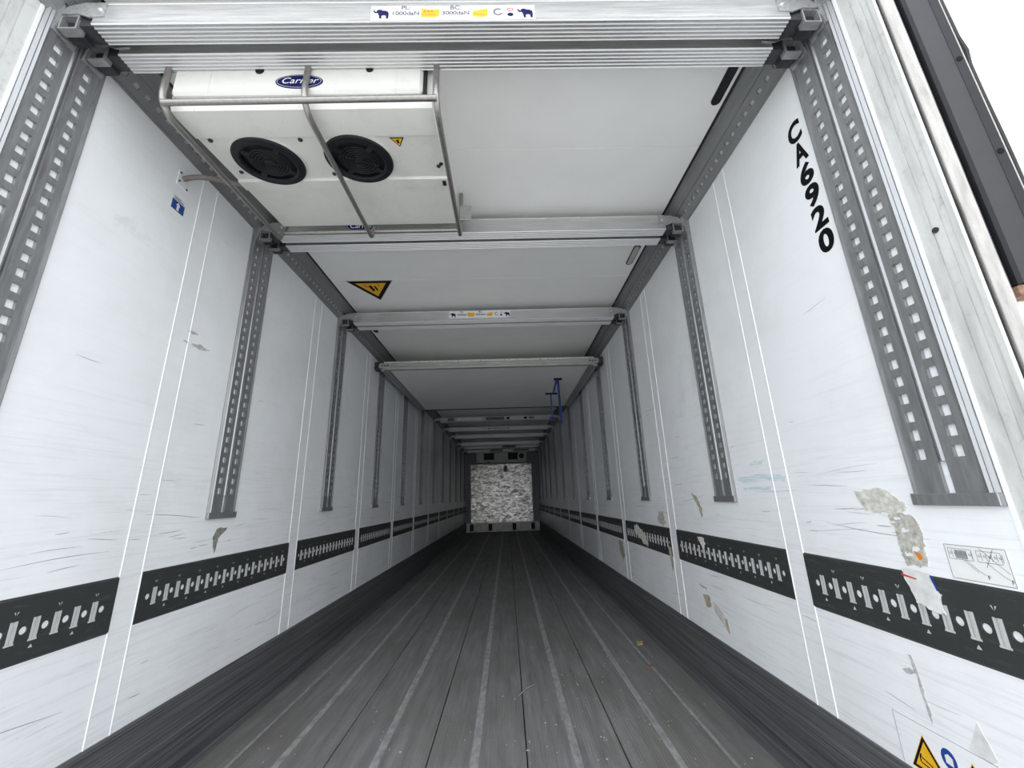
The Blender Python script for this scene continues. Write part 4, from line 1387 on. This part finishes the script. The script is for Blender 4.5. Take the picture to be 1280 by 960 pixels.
plain('scuff_grey', (0.36, 0.365, 0.38), 0.6, 0, 0.3, nscale=60.0)
for side, sname in ((-1, 'left'), (1, 'right')):
    rq = random.Random(40 + side)
    sm_ = MB()
    for k in range(150):
        z_ = rq.choice((rq.gauss(1.06, 0.10), rq.gauss(0.95, 0.06), rq.gauss(0.48, 0.08), rq.uniform(0.85, 1.7)))
        if z_ < ZK + 0.02 or (RZ0 - 0.02 < z_ < RZ1 + 0.02):
            continue
        y_ = 0.95 + 6.5 * rq.random() ** 1.3
        l_ = rq.choice((0.04, 0.07, 0.12, 0.25)) * rq.uniform(0.6, 1.4)
        if any(abs(y_ + dl - p) < 0.115 for p in POST for dl in (0, l_ / 2, l_)) and z_ > PZ - 0.02:
            continue
        sl2 = rq.uniform(-0.10, 0.10)
        w2 = rq.uniform(0.0004, 0.0014)
        xf = side * (A - 0.0005)
        pts_ = []
        n2 = 5
        for q in range(n2 + 1):
            t_ = q / n2
            pts_.append((y_ + l_ * t_, z_ + sl2 * l_ * t_ + 0.004 * l_ / 0.2 * math.sin(t_ * 3 + k), w2 * math.sin(math.pi * (0.08 + 0.84 * t_))))
        vv = [(xf, p[0], p[1] + p[2]) for p in pts_] + [(xf, p[0], p[1] - p[2]) for p in pts_]
        sm_.add(vv, [(q, q + 1, q + n2 + 2, q + n2 + 1) for q in range(n2)])
    wall_o = bpy.data.objects['wall_' + sname]
    sm_.build('scuff_marks', 'scuff_grey', wall_o, False, 'stuff')

plain('smudge_grey', (0.50, 0.50, 0.50), 0.6, 0, 0.4, nscale=80.0)
plain('smear_blue', (0.66, 0.75, 0.81), 0.6, 0, 0.25, (1, 0.5, 6), 30.0)
sg = thing('dark_smudge', 'two small grey smudges beside the first seam of the arrow wall', 'stain', (-A + 0.001, 1.74, 1.735))
for k, pts_ in enumerate(([(1.655, 1.797), (1.690, 1.806), (1.720, 1.795), (1.690, 1.788)], [(1.690, 1.742), (1.735, 1.760), (1.800, 1.752), (1.770, 1.738), (1.735, 1.730)], [(1.640, 1.745), (1.668, 1.752), (1.675, 1.738), (1.650, 1.735)])):
    MB().prism(jag(pts_, 4, 0.005, 50 + k), 'x', -(A + 0.0003), -(A - 0.0008)).build('smudge', 'smudge_grey', sg)
bl = thing('blue_smear', 'faint blue paint smears along the first seam of numbered wall', 'stain', (A - 0.001, 1.75, 1.04))
for k, pts_ in enumerate(([(1.93, 1.098), (1.72, 1.108), (1.585, 1.090), (1.600, 1.072), (1.75, 1.084), (1.90, 1.080)], [(1.90, 1.055), (1.69, 1.058), (1.690, 1.042), (1.86, 1.040)], [(1.82, 1.160), (1.71, 1.160), (1.72, 1.148), (1.80, 1.148)])):
    MB().prism(jag(pts_, 4, 0.006, 60 + k), 'x', A + 0.0003, A - 0.0008).build('smear', 'smear_blue', bl)
dk = thing('rub_mark', 'dark slanting rub mark below the torn tape on the numbered wall', 'stain', (A - 0.001, 1.235, 0.45))
MB().prism(jag([(1.246, 0.602), (1.236, 0.600), (1.228, 0.545), (1.222, 0.47), (1.226, 0.448), (1.232, 0.49), (1.236, 0.55)], 4, 0.002, 70), 'x', A + 0.0003, A - 0.0008).build('streak', 'smudge_grey', dk)
MB().prism(jag([(1.275, 0.556), (1.240, 0.566), (1.236, 0.558), (1.262, 0.548)], 3, 0.003, 71), 'x', A + 0.0003, A - 0.0008).build('streak', 'smudge_grey', dk)

# ------------------------------------------------------------------ things lying on the floor
st = MB()
pts = []
for k in range(9):
    t_ = k / 8
    pts.append((0.185 + 0.095 * t_, 2.585 + 0.13 * t_ + 0.012 * math.sin(t_ * 3.1), 0.003 + 0.003 * math.sin(t_ * 3.14)))
st.tube(pts, 0.0022, 6)
tag(base_origin(st.build('straw_stalk', 'crumb_pale', None, True)), 'pale bent straw stalk lying on the dark floor planks', 'straw')
ch = MB()
ch.prism(jag([(1.062, 3.28), (1.10, 3.30), (1.125, 3.36), (1.07, 3.35)], 2, 0.006, 31), 'z', 0.0, 0.006)
tag(base_origin(ch.build('straw_wisp', 'straw_yellow')), 'yellow wisp of straw on the floor near the numbered wall', 'straw')
ch = MB()
ch.prism(jag([(1.005, 2.88), (1.035, 2.89), (1.04, 2.93), (1.00, 2.92)], 2, 0.005, 32), 'z', 0.0, 0.005)
tag(base_origin(ch.build('floor_chip', 'rust')), 'brown chip of debris on the floor beside the joint strip', 'debris')
cb = MB()
rc = random.Random(5)
for k in range(420):
    x_ = rc.uniform(-1.15, 1.15) if k % 3 else rc.uniform(0.3, 1.15)
    y_ = 1.7 + 4.5 * rc.random() ** 1.7
    s_ = rc.uniform(0.0010, 0.0026)
    a = rc.uniform(0, 3.14)
    l_ = s_ * rc.uniform(1, 2.6)
    ca, sa = math.cos(a), math.sin(a)
    c4 = [(x_ + ca * u_ * l_ - sa * v_ * s_, y_ + sa * u_ * l_ + ca * v_ * s_) for u_, v_ in ((-1, -1), (1, -0.8), (0.9, 1), (-0.8, 0.9))]
    cb.prism(c4, 'z', 0.0, 0.003)
o = cb.build('floor_crumbs', 'crumb_pale', None, False, 'stuff')
tag(o, 'pale crumbs and dust bits scattered over the dark floor', 'crumbs')
